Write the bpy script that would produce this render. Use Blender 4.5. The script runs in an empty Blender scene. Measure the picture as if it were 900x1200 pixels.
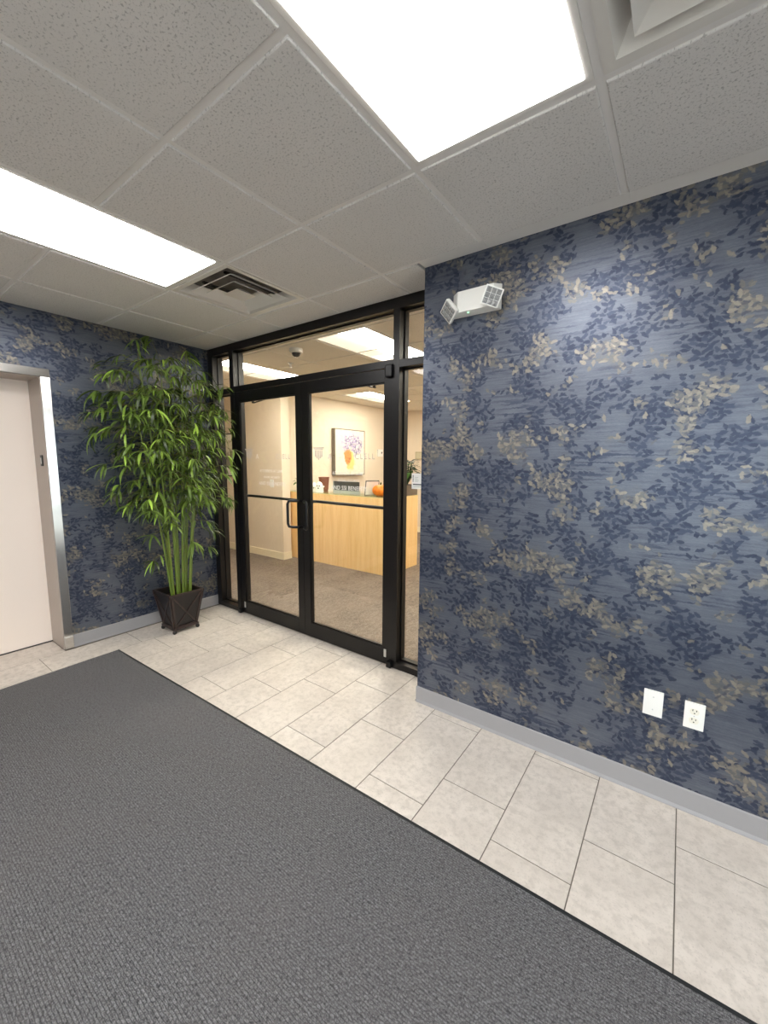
import bpy, bmesh, math, random
from mathutils import Vector, Matrix, Euler

random.seed(7)
scene = bpy.context.scene
C = scene.collection

# ------------------------------------------------------------------ camera
CAM = Vector((3.8634, -2.0850, 1.5059))
YAW, PITCH, ROLL, FPX = 0.6298, -0.1232, 0.0075, 477.29
fwd = Vector((-math.sin(YAW)*math.cos(PITCH), math.cos(YAW)*math.cos(PITCH), math.sin(PITCH)))
rgt = Vector((math.cos(YAW), math.sin(YAW), 0))
upv = rgt.cross(fwd)
r2 = rgt*math.cos(ROLL) + upv*math.sin(ROLL)
u2 = -rgt*math.sin(ROLL) + upv*math.cos(ROLL)
cd = bpy.data.cameras.new('camera'); cam = bpy.data.objects.new('camera', cd); C.objects.link(cam)
cd.sensor_fit = 'HORIZONTAL'; cd.sensor_width = 36.0; cd.lens = FPX/900*36.0
cd.clip_start = 0.02; cd.clip_end = 100
cam.matrix_world = Matrix(((r2.x, u2.x, -fwd.x, CAM.x), (r2.y, u2.y, -fwd.y, CAM.y), (r2.z, u2.z, -fwd.z, CAM.z), (0, 0, 0, 1)))
scene.camera = cam

# ------------------------------------------------------------------ world / light / exposure
LAMP_LOBBY = 11.0        # radiance of the lobby troffer lenses
LAMP_OFFICE = 34.0
SKY = 4.0
scene.view_settings.view_transform = 'Standard'
scene.view_settings.look = 'None'
scene.view_settings.gamma = 1.0
scene.view_settings.use_curve_mapping = False
scene.view_settings.exposure = 0.15
world = bpy.data.worlds.new('world'); scene.world = world; world.use_nodes = True
wbg = world.node_tree.nodes['Background']
wbg.inputs[0].default_value = (0.84, 0.92, 1.0, 1); wbg.inputs[1].default_value = SKY
scene.cycles.use_denoising = True
scene.cycles.max_bounces = 10; scene.cycles.diffuse_bounces = 6; scene.cycles.transparent_max_bounces = 16
scene.cycles.sample_clamp_indirect = 8.0

# ------------------------------------------------------------------ key dimensions (metres)
T = 0.61
X0, YL, D, H, L = 3.5895, -0.079, 0.247, 2.579, 2.615
XR, YB = 6.03, -4.349            # right and back limits of the lobby
GY = D + 0.07                    # glass plane of the storefront
OX0, OX1, OY0, OY1 = -3.4, 4.4, 0.36, 5.38   # the office beyond

# ------------------------------------------------------------------ helpers
def lin(c):
    return tuple(((v/255)/12.92 if v/255 <= 0.04045 else ((v/255+0.055)/1.055)**2.4) for v in c)

def lk(nt, a, b): nt.links.new(a, b)

def new_mat(name):
    m = bpy.data.materials.new(name); m.use_nodes = True
    nt = m.node_tree; b = nt.nodes['Principled BSDF']
    return m, nt, b

def pmat(name, rgb, rough=0.5, metal=0.0, noise=0.0, nscale=30.0, bump=0.0, bscale=200.0, spec=0.5, rgb2=None):
    """plain principled material with an optional procedural mottling and fine bump"""
    m, nt, b = new_mat(name)
    b.inputs['Roughness'].default_value = rough; b.inputs['Metallic'].default_value = metal
    b.inputs['Specular IOR Level'].default_value = spec
    c = lin(rgb)
    tc = nt.nodes.new('ShaderNodeTexCoord')
    nz = nt.nodes.new('ShaderNodeTexNoise'); nz.inputs['Scale'].default_value = nscale; nz.inputs['Detail'].default_value = 5
    lk(nt, tc.outputs['Object'], nz.inputs['Vector'])
    mx = nt.nodes.new('ShaderNodeMix'); mx.data_type = 'RGBA'
    c2 = lin(rgb2) if rgb2 else tuple(v*(1-noise) for v in c)
    c1 = c if rgb2 else tuple(min(1, v*(1+noise)) for v in c)
    mx.inputs[6].default_value = (*c1, 1); mx.inputs[7].default_value = (*c2, 1)
    lk(nt, nz.outputs['Fac'], mx.inputs[0]); lk(nt, mx.outputs[2], b.inputs['Base Color'])
    if bump:
        n2 = nt.nodes.new('ShaderNodeTexNoise'); n2.inputs['Scale'].default_value = bscale; n2.inputs['Detail'].default_value = 3
        lk(nt, tc.outputs['Object'], n2.inputs['Vector'])
        bp = nt.nodes.new('ShaderNodeBump'); bp.inputs['Strength'].default_value = bump; bp.inputs['Distance'].default_value = 0.002
        lk(nt, n2.outputs['Fac'], bp.inputs['Height']); lk(nt, bp.outputs[0], b.inputs['Normal'])
    return m

def emat(name, rgb, strength):
    m, nt, b = new_mat(name)
    b.inputs['Base Color'].default_value = (0.8, 0.8, 0.8, 1); b.inputs['Roughness'].default_value = 0.4
    b.inputs['Emission Color'].default_value = (*rgb, 1); b.inputs['Emission Strength'].default_value = strength
    return m

class NB:
    """small node-building helper"""
    def __init__(s, nt): s.nt = nt
    def val(s, sock, v):
        if hasattr(v, 'is_output'): s.nt.links.new(v, sock)
        else: sock.default_value = v
    def math(s, op, a, b=0.0, c=0.0, clamp=False):
        n = s.nt.nodes.new('ShaderNodeMath'); n.operation = op; n.use_clamp = clamp
        s.val(n.inputs[0], a); s.val(n.inputs[1], b); s.val(n.inputs[2], c); return n.outputs[0]
    def vmath(s, op, a, b=(0, 0, 0)):
        n = s.nt.nodes.new('ShaderNodeVectorMath'); n.operation = op
        s.val(n.inputs[0], a); s.val(n.inputs[1], b); return n.outputs[0]
    def comb(s, x=0.0, y=0.0, z=0.0):
        n = s.nt.nodes.new('ShaderNodeCombineXYZ'); s.val(n.inputs[0], x); s.val(n.inputs[1], y); s.val(n.inputs[2], z); return n.outputs[0]
    def sep(s, v):
        n = s.nt.nodes.new('ShaderNodeSeparateXYZ'); s.val(n.inputs[0], v); return n.outputs
    def noise(s, v, scale, detail=4.0, rough=0.5, dist=0.0):
        n = s.nt.nodes.new('ShaderNodeTexNoise'); s.val(n.inputs['Vector'], v)
        n.inputs['Scale'].default_value = scale; n.inputs['Detail'].default_value = detail
        n.inputs['Roughness'].default_value = rough; n.inputs['Distortion'].default_value = dist
        return n.outputs['Fac']
    def ramp(s, v, a, b, lo=0.0, hi=1.0):
        n = s.nt.nodes.new('ShaderNodeMapRange'); n.interpolation_type = 'SMOOTHSTEP'
        s.val(n.inputs[0], v); n.inputs[1].default_value = a; n.inputs[2].default_value = b
        n.inputs[3].default_value = lo; n.inputs[4].default_value = hi; return n.outputs[0]
    def mix(s, f, a, b):
        n = s.nt.nodes.new('ShaderNodeMix'); n.data_type = 'RGBA'
        s.val(n.inputs[0], f); s.val(n.inputs[6], a); s.val(n.inputs[7], b); return n.outputs[2]
    def bump(s, h, strength=0.3, dist=0.002):
        n = s.nt.nodes.new('ShaderNodeBump'); n.inputs['Strength'].default_value = strength; n.inputs['Distance'].default_value = dist
        s.val(n.inputs['Height'], h); return n.outputs[0]
    def obj(s): return s.nt.nodes.new('ShaderNodeTexCoord').outputs['Object']

def col4(c): return (*lin(c), 1)

# ------------------------------------------------------------------ mesh building
class MB:
    def __init__(s): s.v = []; s.f = []
    def add(s, vs, fs):
        o = len(s.v); s.v += [tuple(v) for v in vs]; s.f += [tuple(i+o for i in f) for f in fs]; return s
    def box(s, x0, x1, y0, y1, z0, z1):
        vs = [(x, y, z) for z in (z0, z1) for y in (y0, y1) for x in (x0, x1)]
        return s.add(vs, [(0, 2, 3, 1), (4, 5, 7, 6), (0, 1, 5, 4), (2, 6, 7, 3), (0, 4, 6, 2), (1, 3, 7, 5)])
    def bar(s, a, b, w, h, up=(0, 0, 1)):
        a = Vector(a); b = Vector(b); d = (b-a).normalized(); up = Vector(up)
        sd = d.cross(up).normalized(); u = sd.cross(d)
        vs = [p + sd*i*w/2 + u*j*h/2 for p in (a, b) for i, j in ((-1, -1), (1, -1), (1, 1), (-1, 1))]
        return s.add(vs, [(0, 1, 2, 3), (7, 6, 5, 4), (0, 4, 5, 1), (1, 5, 6, 2), (2, 6, 7, 3), (3, 7, 4, 0)])
    def tube(s, pts, radii, n=8, cap=True):
        pts = [Vector(p) for p in pts]
        if not hasattr(radii, '__len__'): radii = [radii]*len(pts)
        prev = None; o = len(s.v)
        for i, p in enumerate(pts):
            d = (pts[min(i+1, len(pts)-1)] - pts[max(i-1, 0)]).normalized()
            if prev is None:
                a = Vector((0, 0, 1)) if abs(d.z) < 0.9 else Vector((1, 0, 0)); u = d.cross(a).normalized()
            else: u = (prev - d*prev.dot(d)).normalized()
            prev = u; w = d.cross(u)
            for k in range(n):
                t = 2*math.pi*k/n; s.v.append(tuple(p + (u*math.cos(t)+w*math.sin(t))*radii[i]))
        m = len(pts)
        for i in range(m-1):
            for k in range(n):
                a = o+i*n+k; b = o+i*n+(k+1) % n; s.f.append((a, b, b+n, a+n))
        if cap:
            s.f.append(tuple(o+k for k in range(n))[::-1]); s.f.append(tuple(o+(m-1)*n+k for k in range(n)))
        return s
    def lathe(s, prof, n=20, c=(0, 0, 0), axis='z'):
        o = len(s.v); c = Vector(c)
        for r, z in prof:
            for k in range(n):
                t = 2*math.pi*k/n; a, b = r*math.cos(t), r*math.sin(t)
                p = Vector((a, b, z)) if axis == 'z' else (Vector((a, z, b)) if axis == 'y' else Vector((z, a, b)))
                s.v.append(tuple(c+p))
        for i in range(len(prof)-1):
            for k in range(n):
                a = o+i*n+k; b = o+i*n+(k+1) % n; s.f.append((a, b, b+n, a+n))
        s.f.append(tuple(o+k for k in range(n))); s.f.append(tuple(o+(len(prof)-1)*n+k for k in range(n)))
        return s
    def xf(s, M):
        s.v = [tuple(M @ Vector(v)) for v in s.v]; return s
    def mesh(s, name, mat, smooth=False, bevel=0.0):
        me = bpy.data.meshes.new(name); me.from_pydata(s.v, [], s.f); me.update()
        bm = bmesh.new(); bm.from_mesh(me)
        bmesh.ops.recalc_face_normals(bm, faces=bm.faces)
        if bevel: bmesh.ops.bevel(bm, geom=list(bm.edges), offset=bevel, segments=2, profile=0.7, affect='EDGES', clamp_overlap=True)
        bm.to_mesh(me); bm.free()
        if mat: me.materials.append(mat)
        if smooth:
            for p in me.polygons: p.use_smooth = True
            try: me.set_sharp_from_angle(angle=math.radians(40))
            except Exception: pass
        return me
    def build(s, name, mat, parent=None, smooth=False, bevel=0.0):
        return link(name, s.mesh(name, mat, smooth, bevel), parent)

def link(name, me, parent=None, M=None):
    o = bpy.data.objects.new(name, me); C.objects.link(o)
    if parent is not None: o.parent = parent; o.matrix_parent_inverse = PINV(parent)
    if M is not None: o.matrix_basis = M
    return o

def world_of(o):
    M = o.matrix_basis.copy()
    return (world_of(o.parent) @ o.matrix_parent_inverse @ M) if o.parent else M
def PINV(p): return world_of(p).inverted()

def tag(o, label=None, cat=None, group=None, kind=None):
    if label: o['label'] = label
    if cat: o['category'] = cat
    if group: o['group'] = group
    if kind: o['kind'] = kind
    return o
def empty(name, loc):
    o = bpy.data.objects.new(name, None); C.objects.link(o); o.location = loc; o.empty_display_size = 0.05
    return o
def thing(name, loc, label, cat, group=None): return tag(empty(name, loc), label, cat, group)
def struct(o): o['kind'] = 'structure'; return o
def text_mb(txt, size, M, spacing=1.0, depth=0.0004, width=None):
    cu = bpy.data.curves.new('lettering', 'FONT'); cu.body = txt; cu.size = size; cu.extrude = depth
    cu.space_character = spacing; cu.align_x = 'CENTER'; cu.align_y = 'CENTER'; cu.resolution_u = 3
    ob = bpy.data.objects.new('lettering', cu); C.objects.link(ob)
    dg = bpy.context.evaluated_depsgraph_get()
    me = bpy.data.meshes.new_from_object(ob.evaluated_get(dg))
    bpy.data.objects.remove(ob); bpy.data.curves.remove(cu)
    if width:
        w = max(v.co.x for v in me.vertices) - min(v.co.x for v in me.vertices); me.transform(Matrix.Scale(width/w, 4, (1, 0, 0)))
    me.transform(M); return me

# ------------------------------------------------------------------ materials
def wallpaper():
    m, nt, b = new_mat('floral_wallpaper'); N = NB(nt)
    s = N.sep(N.obj()); u = N.math('ADD', s[0], s[1]); uv0 = N.comb(u, s[2], 0.0)
    wob = N.comb(N.math('SUBTRACT', N.noise(uv0, 70, 2), 0.5), N.math('SUBTRACT', N.noise(N.vmath('ADD', uv0, (9, 4, 0)), 70, 2), 0.5), 0.0)
    uv = N.vmath('ADD', uv0, N.vmath('MULTIPLY', wob, (0.020, 0.013, 0)))
    BASE, BASE2, NAVY, NAVY2, BEI, BEI2, PALE = WP
    def navy_zone(v): return N.ramp(N.noise(N.vmath('ADD', v, (41, 17, 0)), 6.0, 2.5, 0.55), 0.40, 0.62)
    def beige_zone(v): return N.ramp(N.noise(N.vmath('ADD', v, (3, 61, 0)), 5.2, 2.5, 0.55), 0.50, 0.68)
    def leaves(scale, seed, a, bb, zone, amin, amax, gain=1.0):
        """pointed brush strokes, one to a cell, whole or absent by the density of the zone at the cell"""
        off = (seed, seed*1.7, 0)
        v = N.vmath('ADD', uv, off)
        vo = nt.nodes.new('ShaderNodeTexVoronoi'); vo.voronoi_dimensions = '2D'; vo.feature = 'F1'
        vo.inputs['Scale'].default_value = scale; vo.inputs['Randomness'].default_value = 1.0
        lk(nt, v, vo.inputs['Vector'])
        pos = vo.outputs['Position']; loc = N.vmath('SUBTRACT', v, pos)
        rc = nt.nodes.new('ShaderNodeSeparateColor'); lk(nt, vo.outputs['Color'], rc.inputs[0])
        vr = nt.nodes.new('ShaderNodeVectorRotate'); vr.rotation_type = 'Z_AXIS'
        lk(nt, loc, vr.inputs['Vector']); lk(nt, N.math('ADD', N.math('MULTIPLY', rc.outputs[0], amax-amin), amin), vr.inputs['Angle'])
        q = N.sep(vr.outputs[0])
        xx = N.math('POWER', N.math('ABSOLUTE', N.math('DIVIDE', q[0], a)), 2.0)
        yy = N.math('DIVIDE', N.math('ABSOLUTE', q[1]), bb)
        shape = N.ramp(N.math('ADD', xx, yy), 1.25, 0.60)
        z = N.math('MULTIPLY', zone(N.vmath('SUBTRACT', pos, off)), gain)
        pres = N.math('GREATER_THAN', z, N.math('MULTIPLY', rc.outputs[1], 0.95))
        return N.math('MULTIPLY', shape, pres), rc.outputs[2]
    # brushed ground
    st = N.noise(N.vmath('MULTIPLY', uv, (6.0, 150.0, 1)), 1.0, 3, 0.6)
    st2 = N.noise(N.vmath('MULTIPLY', uv, (5.5, 78.0, 1)), 1.0, 2, 0.5)
    g = N.mix(N.ramp(st, 0.3, 0.7), BASE, BASE2)
    patch = N.ramp(N.noise(N.vmath('MULTIPLY', N.vmath('ADD', uv, (5, 5, 0)), (0.6, 1.3, 1)), 5.0, 2), 0.45, 0.66)
    g = N.mix(N.math('MULTIPLY', N.math('MULTIPLY', N.ramp(st2, 0.46, 0.62), patch), 0.95), g, NAVY2)
    g = N.mix(N.math('MULTIPLY', navy_zone(uv), 0.40), g, NAVY2)
    g = N.mix(N.math('MULTIPLY', N.math('MULTIPLY', beige_zone(uv), N.ramp(N.noise(uv, 28, 3, 0.6), 0.28, 0.55)), 0.65), g, BEI2)
    for sc_, sd, a, bb, zn, a0, a1, c1, c2, k, gn in (
            (42.0, 11.3, 0.018, 0.0072, navy_zone, -1.3, 1.3, NAVY2, NAVY, 0.85, 1.1),
            (33.0, 0.0, 0.022, 0.0080, navy_zone, -0.9, 1.3, NAVY, NAVY2, 0.95, 1.0),
            (42.0, 23.7, 0.018, 0.0074, beige_zone, -0.6, 1.7, BEI2, BEI, 0.85, 1.2),
            (33.0, 31.1, 0.021, 0.0080, beige_zone, -0.4, 1.8, BEI, PALE, 0.85, 1.1),
            (37.0, 57.9, 0.019, 0.0070, beige_zone, -1.4, 0.6, BEI2, NAVY2, 0.7, 0.8)):
        l_, r_ = leaves(sc_, sd, a, bb, zn, a0, a1, gn)
        g = N.mix(N.math('MULTIPLY', l_, k), g, N.mix(r_, c1, c2))
    weave = N.math('ADD', N.math('SINE', N.math('MULTIPLY', s[2], 2600.0)), N.math('SINE', N.math('MULTIPLY', u, 2600.0)))
    fine = N.noise(N.vmath('MULTIPLY', uv, (70, 420, 1)), 1.0, 2)
    g = N.mix(N.ramp(fine, 0.35, 0.75, 0.0, 0.25), g, NAVY2)
    lk(nt, g, b.inputs['Base Color'])
    b.inputs['Roughness'].default_value = 0.36; b.inputs['Specular IOR Level'].default_value = 0.7
    b.inputs['Metallic'].default_value = 0.62
    lk(nt, N.bump(N.math('ADD', N.math('MULTIPLY', weave, 0.1), fine), 0.25, 0.001), b.inputs['Normal'])
    return m
WP = [col4(c) for c in ((108, 113, 124), (92, 98, 110), (43, 51, 72), (62, 70, 90), (136, 129, 117), (112, 110, 106), (154, 147, 133))]
M_WALLPAPER = wallpaper()

def ceiling_tile_mat(name, c):
    m, nt, b = new_mat(name); N = NB(nt); o = N.obj()
    rnd = nt.nodes.new('ShaderNodeObjectInfo').outputs['Random']
    o2 = N.vmath('ADD', o, N.comb(N.math('MULTIPLY', rnd, 17.0), N.math('MULTIPLY', rnd, 31.0), 0.0))
    fis = N.noise(N.vmath('MULTIPLY', o2, (1, 1, 0)), 140, 3, 0.6, 0.4)
    pin = N.noise(N.vmath('MULTIPLY', o2, (1, 1, 0)), 260, 2)
    fm = N.math('MAXIMUM', N.ramp(fis, 0.43, 0.35), N.math('MULTIPLY', N.ramp(pin, 0.36, 0.28), 0.6))
    cc = col4(c); dk = col4(tuple(v*0.77 for v in c))
    g = N.mix(N.math('MULTIPLY', fm, 0.8), N.mix(N.noise(o2, 4, 2), cc, col4(tuple(v*0.96 for v in c))), dk)
    lk(nt, g, b.inputs['Base Color']); b.inputs['Roughness'].default_value = 0.9; b.inputs['Specular IOR Level'].default_value = 0.2
    lk(nt, N.bump(N.math('SUBTRACT', 0.0, fm), 0.5, 0.003), b.inputs['Normal'])
    return m
M_CTILE = ceiling_tile_mat('mineral_ceiling_tile', (224, 221, 218))
M_TEE = pmat('white_ceiling_grid', (228, 225, 222), 0.45, noise=0.02)
M_WHITE_METAL = pmat('white_enamel', (222, 218, 212), 0.38, noise=0.02)
M_DUCT2 = pmat('grey_duct', (128, 122, 116), 0.8, noise=0.2)
M_DUCT = pmat('dark_duct', (52, 48, 44), 0.8, noise=0.3)

def floor_tile_mat():
    m, nt, b = new_mat('stone_floor_tile'); N = NB(nt); o = N.obj()
    rnd = nt.nodes.new('ShaderNodeObjectInfo').outputs['Random']
    o2 = N.vmath('ADD', o, N.comb(N.math('MULTIPLY', rnd, 13.0), N.math('MULTIPLY', rnd, 29.0), 0.0))
    n1 = N.noise(o2, 6, 4, 0.6); n2 = N.noise(o2, 30, 6, 0.65); n3 = N.noise(o2, 140, 3)
    g = N.mix(N.ramp(n1, 0.35, 0.65), col4((216, 207, 197)), col4((203, 194, 184)))
    g = N.mix(N.ramp(n2, 0.42, 0.68, 0, 0.65), g, col4((180, 171, 161)))
    g = N.mix(N.ramp(n3, 0.56, 0.72, 0, 0.5), g, col4((162, 153, 144)))
    g = N.mix(N.math('MULTIPLY', rnd, 0.25), g, col4((207, 197, 185)))
    lk(nt, g, b.inputs['Base Color'])
    lk(nt, N.ramp(n2, 0.3, 0.7, 0.28, 0.44), b.inputs['Roughness'])
    lk(nt, N.bump(n2, 0.06, 0.001), b.inputs['Normal'])
    return m
M_FTILE = floor_tile_mat()
M_GROUT = pmat('grout', (122, 114, 104), 0.9, noise=0.15, nscale=80)
M_BASE = pmat('grey_vinyl_base', (150, 148, 149), 0.42, noise=0.02)

def mat_carpet():
    m, nt, b = new_mat('entrance_mat_fibre'); N = NB(nt); o = N.obj()
    s = N.sep(o)
    # staggered short ribs
    br = nt.nodes.new('ShaderNodeTexBrick'); lk(nt, N.vmath('ADD', o, N.vmath('MULTIPLY', N.comb(N.noise(o, 60, 2), N.noise(N.vmath('ADD', o, (4, 4, 0)), 60, 2), 0.0), (0.006, 0.006, 0))), br.inputs['Vector'])
    br.offset = 0.5; br.inputs['Scale'].default_value = 1.0; br.inputs['Brick Width'].default_value = 0.017; br.inputs['Row Height'].default_value = 0.0085
    br.inputs['Mortar Size'].default_value = 0.0016; br.inputs['Mortar Smooth'].default_value = 0.9; br.inputs['Bias'].default_value = 0.0
    br.inputs['Color1'].default_value = (0.10, 0.10, 0.10, 1); br.inputs['Color2'].default_value = (1, 1, 1, 1); br.inputs['Mortar'].default_value = (0.2, 0.2, 0.2, 1)
    sc = nt.nodes.new('ShaderNodeSeparateColor'); lk(nt, br.outputs['Color'], sc.inputs[0])
    fib = N.noise(N.vmath('MULTIPLY', o, (190, 330, 1)), 1.0, 4, 0.75)
    big = N.noise(o, 1.7, 3)
    dash = N.noise(N.vmath('MULTIPLY', o, (75, 130, 1)), 1.0, 3, 0.65)
    g = N.mix(sc.outputs[0], col4((92, 91, 92)), col4((118, 117, 118)))
    g = N.mix(N.ramp(fib, 0.36, 0.64), N.mix(0.75, g, col4((62, 62, 64))), N.mix(0.45, g, col4((156, 155, 156))))
    g = N.mix(N.ramp(dash, 0.50, 0.72, 0.0, 0.55), g, col4((146, 146, 150)))
    g = N.mix(N.ramp(dash, 0.50, 0.30, 0.0, 0.75), g, col4((48, 48, 52)))
    g = N.mix(N.math('MULTIPLY', br.outputs['Fac'], 0.55), g, col4((52, 52, 56)))
    g = N.mix(N.ramp(big, 0.3, 0.7, 0.0, 0.16), g, col4((104, 98, 96)))
    lk(nt, g, b.inputs['Base Color']); b.inputs['Roughness'].default_value = 0.95; b.inputs['Specular IOR Level'].default_value = 0.15
    lk(nt, N.bump(N.math('ADD', N.math('SUBTRACT', 1.0, br.outputs['Fac']), fib), 0.7, 0.003), b.inputs['Normal'])
    return m
M_MAT = mat_carpet()
M_RUBBER = pmat('black_rubber', (34, 36, 38), 0.7, noise=0.1)

M_FRAME = pmat('dark_bronze_aluminium', (15, 12, 12), 0.36, metal=0.2, noise=0.06, spec=0.5)
M_BLACK = pmat('black_metal', (16, 16, 18), 0.35, metal=0.3, noise=0.05)
M_SILVER = pmat('brushed_silver', (200, 200, 198), 0.35, metal=0.8, noise=0.04)
M_STEEL = pmat('polished_stainless', (216, 214, 210), 0.13, metal=1.0, noise=0.03, nscale=8)
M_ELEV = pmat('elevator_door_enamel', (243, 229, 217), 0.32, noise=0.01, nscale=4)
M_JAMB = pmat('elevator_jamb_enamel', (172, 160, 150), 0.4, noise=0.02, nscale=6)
M_DARK = pmat('dark_plastic', (24, 24, 26), 0.4, noise=0.05)
M_PLASTIC = pmat('white_plastic', (236, 235, 230), 0.35, noise=0.01)
M_CREAM_PLASTIC = pmat('ivory_plastic', (232, 228, 214), 0.4, noise=0.01)
M_OWALL = pmat('office_paint', (226, 212, 192), 0.75, noise=0.012, nscale=3, bump=0.05, bscale=300)
M_PAINT = pmat('lobby_paint', (206, 204, 200), 0.75, noise=0.012, nscale=3)
M_OBASE = pmat('cream_baseboard', (238, 226, 198), 0.4, noise=0.01)
M_TAUPE = pmat('taupe_laminate', (112, 98, 84), 0.55, noise=0.08, nscale=12)

def glass_mat(name, tint=(0.97, 0.985, 0.975), f0=0.035):
    m = bpy.data.materials.new(name); m.use_nodes = True; nt = m.node_tree
    for n in list(nt.nodes): nt.nodes.remove(n)
    N = NB(nt)
    out = nt.nodes.new('ShaderNodeOutputMaterial'); tr = nt.nodes.new('ShaderNodeBsdfTransparent'); tr.inputs[0].default_value = (*tint, 1)
    gl = nt.nodes.new('ShaderNodeBsdfGlossy'); gl.inputs['Roughness'].default_value = 0.0
    lw = nt.nodes.new('ShaderNodeLayerWeight'); lw.inputs[0].default_value = 0.5
    f = N.math('ADD', N.math('MULTIPLY', N.math('POWER', lw.outputs['Facing'], 5.0), 1-f0), f0)
    mx = nt.nodes.new('ShaderNodeMixShader'); lk(nt, f, mx.inputs[0]); lk(nt, tr.outputs[0], mx.inputs[1]); lk(nt, gl.outputs[0], mx.inputs[2])
    lk(nt, mx.outputs[0], out.inputs[0]); return m
M_GLASS = glass_mat('clear_glass')
M_GLASS_GREEN = glass_mat('green_edge_glass', (0.80, 0.92, 0.86), 0.05)
M_VINYL = pmat('white_vinyl_lettering', (236, 234, 230), 0.5, noise=0.01)
M_VINYL_GREY = pmat('frosted_vinyl', (205, 200, 192), 0.6, noise=0.01)

def wood_mat(name, c1, c2):
    m, nt, b = new_mat(name); N = NB(nt); o = N.obj()
    gr = N.noise(N.vmath('MULTIPLY', o, (26, 26, 1.3)), 1.0, 5, 0.6, 0.6)
    gr2 = N.noise(N.vmath('MULTIPLY', o, (110, 110, 3)), 1.0, 3)
    g = N.mix(N.ramp(gr, 0.3, 0.7), col4(c1), col4(c2)); g = N.mix(N.ramp(gr2, 0.5, 0.8, 0, 0.35), g, col4(tuple(v*0.86 for v in c2)))
    lk(nt, g, b.inputs['Base Color']); b.inputs['Roughness'].default_value = 0.4
    return m
M_MAPLE = wood_mat('maple_laminate', (248, 210, 150), (238, 194, 130))
M_DARKWOOD = wood_mat('espresso_wood', (24, 17, 18), (16, 12, 13))
M_LATTICE = wood_mat('worn_espresso_trim', (58, 41, 37), (34, 25, 24))

def office_carpet():
    m, nt, b = new_mat('office_carpet'); N = NB(nt); o = N.obj()
    w = N.noise(o, 9, 3, 0.6, 1.5)
    st = N.math('SINE', N.math('ADD', N.math('MULTIPLY', N.sep(o)[0], 90.0), N.math('MULTIPLY', w, 26.0)))
    n2 = N.noise(o, 240, 3)
    g = N.mix(N.ramp(st, -0.6, 0.9), col4((116, 104, 94)), col4((146, 133, 120)))
    g = N.mix(N.ramp(n2, 0.35, 0.7), g, col4((98, 88, 80)))
    g = N.mix(N.ramp(N.noise(o, 3, 2), 0.3, 0.7, 0, 0.3), g, col4((150, 136, 122)))
    lk(nt, g, b.inputs['Base Color']); b.inputs['Roughness'].default_value = 0.95; b.inputs['Specular IOR Level'].default_value = 0.1
    lk(nt, N.bump(n2, 0.5, 0.003), b.inputs['Normal']); return m
M_OCARPET = office_carpet()

M_LENS = emat('lobby_lens', (1.0, 0.985, 0.968), LAMP_LOBBY)
M_OLENS = emat('office_lens', (1.0, 0.93, 0.81), LAMP_OFFICE)
M_OREFL = emat('office_reflector_glow', (1.0, 0.88, 0.70), 0.75)  # weak emission stands in for lens light on the reflector

# ================================================================== SETTING
# ---- floor: grout bed, then tiles one by one
floor = struct(MB().box(-0.30, XR, YB, D+0.03, -0.06, -0.004).build('floor', M_GROUT))
TW, TL, GW = 0.3017, 0.603, 0.0018
XG = [3.957 - TW*k for k in range(-8, 15)]
OFFS = {-1: -0.231, 0: -0.416, 1: -0.641, 2: -0.470, 3: -0.661, 4: -0.356, 5: -0.655, 6: -0.250, 7: -0.450, 8: -0.655, 9: -0.245, 10: -0.416, 11: -0.560, 12: -0.653, 13: -0.416}
MA = Vector((0.342, -0.830)); MDIR = Vector((4.155-0.342, -0.735+0.830)).normalized(); MNRM = Vector((MDIR.y, -MDIR.x))
MLEN, MDEP = 4.9, 2.75
def in_mat(x, y, mg=0.05):
    p = Vector((x, y)) - MA; a = p.dot(MDIR); c = p.dot(MNRM)
    return mg < a < MLEN-mg and mg < c < MDEP-mg
tile_cache = {}
def floor_tile(x0, x1, y0, y1):
    x0 += GW; x1 -= GW; y0 += GW; y1 -= GW
    if x1-x0 < 0.004 or y1-y0 < 0.004: return
    if all(in_mat(x, y) for x in (x0, x1) for y in (y0, y1)): return
    w, l = round(x1-x0, 4), round(y1-y0, 4)
    if (w, l) not in tile_cache:
        e = 0.0012
        b = MB(); b.box(-w/2, w/2, -l/2, l/2, -0.008, 0.0)
        b.v = [((vx-math.copysign(e, vx), vy-math.copysign(e, vy), vz) if vz > -0.001 else (vx, vy, -0.0012)) for vx, vy, vz in b.v]
        b2 = MB(); b2.v = list(b.v); b2.f = list(b.f)
        tile_cache[(w, l)] = b2.mesh('floor_tile', M_FTILE)
    link('floor_tile', tile_cache[(w, l)], floor, Matrix.Translation(((x0+x1)/2, (y0+y1)/2, 0)))
for k in range(-7, 14):
    xa, xb = 3.957 - TW*(k+1), 3.957 - TW*k
    # column k lies between grout lines k+1 and k (k=0: 3.655..3.957)
    off = OFFS.get(k, -0.30 - 0.17*((k*5) % 4))
    xa, xb = max(xa, -0.27), min(xb, XR)
    if xb-xa < 0.02: continue
    n0 = math.floor((YB-off)/TL)
    for n in range(n0, 3):
        ya, yb = max(off+n*TL, YB), min(off+(n+1)*TL, D+0.02 if xa < L-0.01 else -0.004)
        if yb <= ya+0.003: continue
        # the left wall covers the first columns
        if xb <= 0.036:
            if yb < -2.16 or ya > -1.08: continue
            ya, yb = max(ya, -2.15), min(yb, -1.09)
            if yb <= ya+0.003: continue
        floor_tile(xa, xb, ya, yb)

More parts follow.
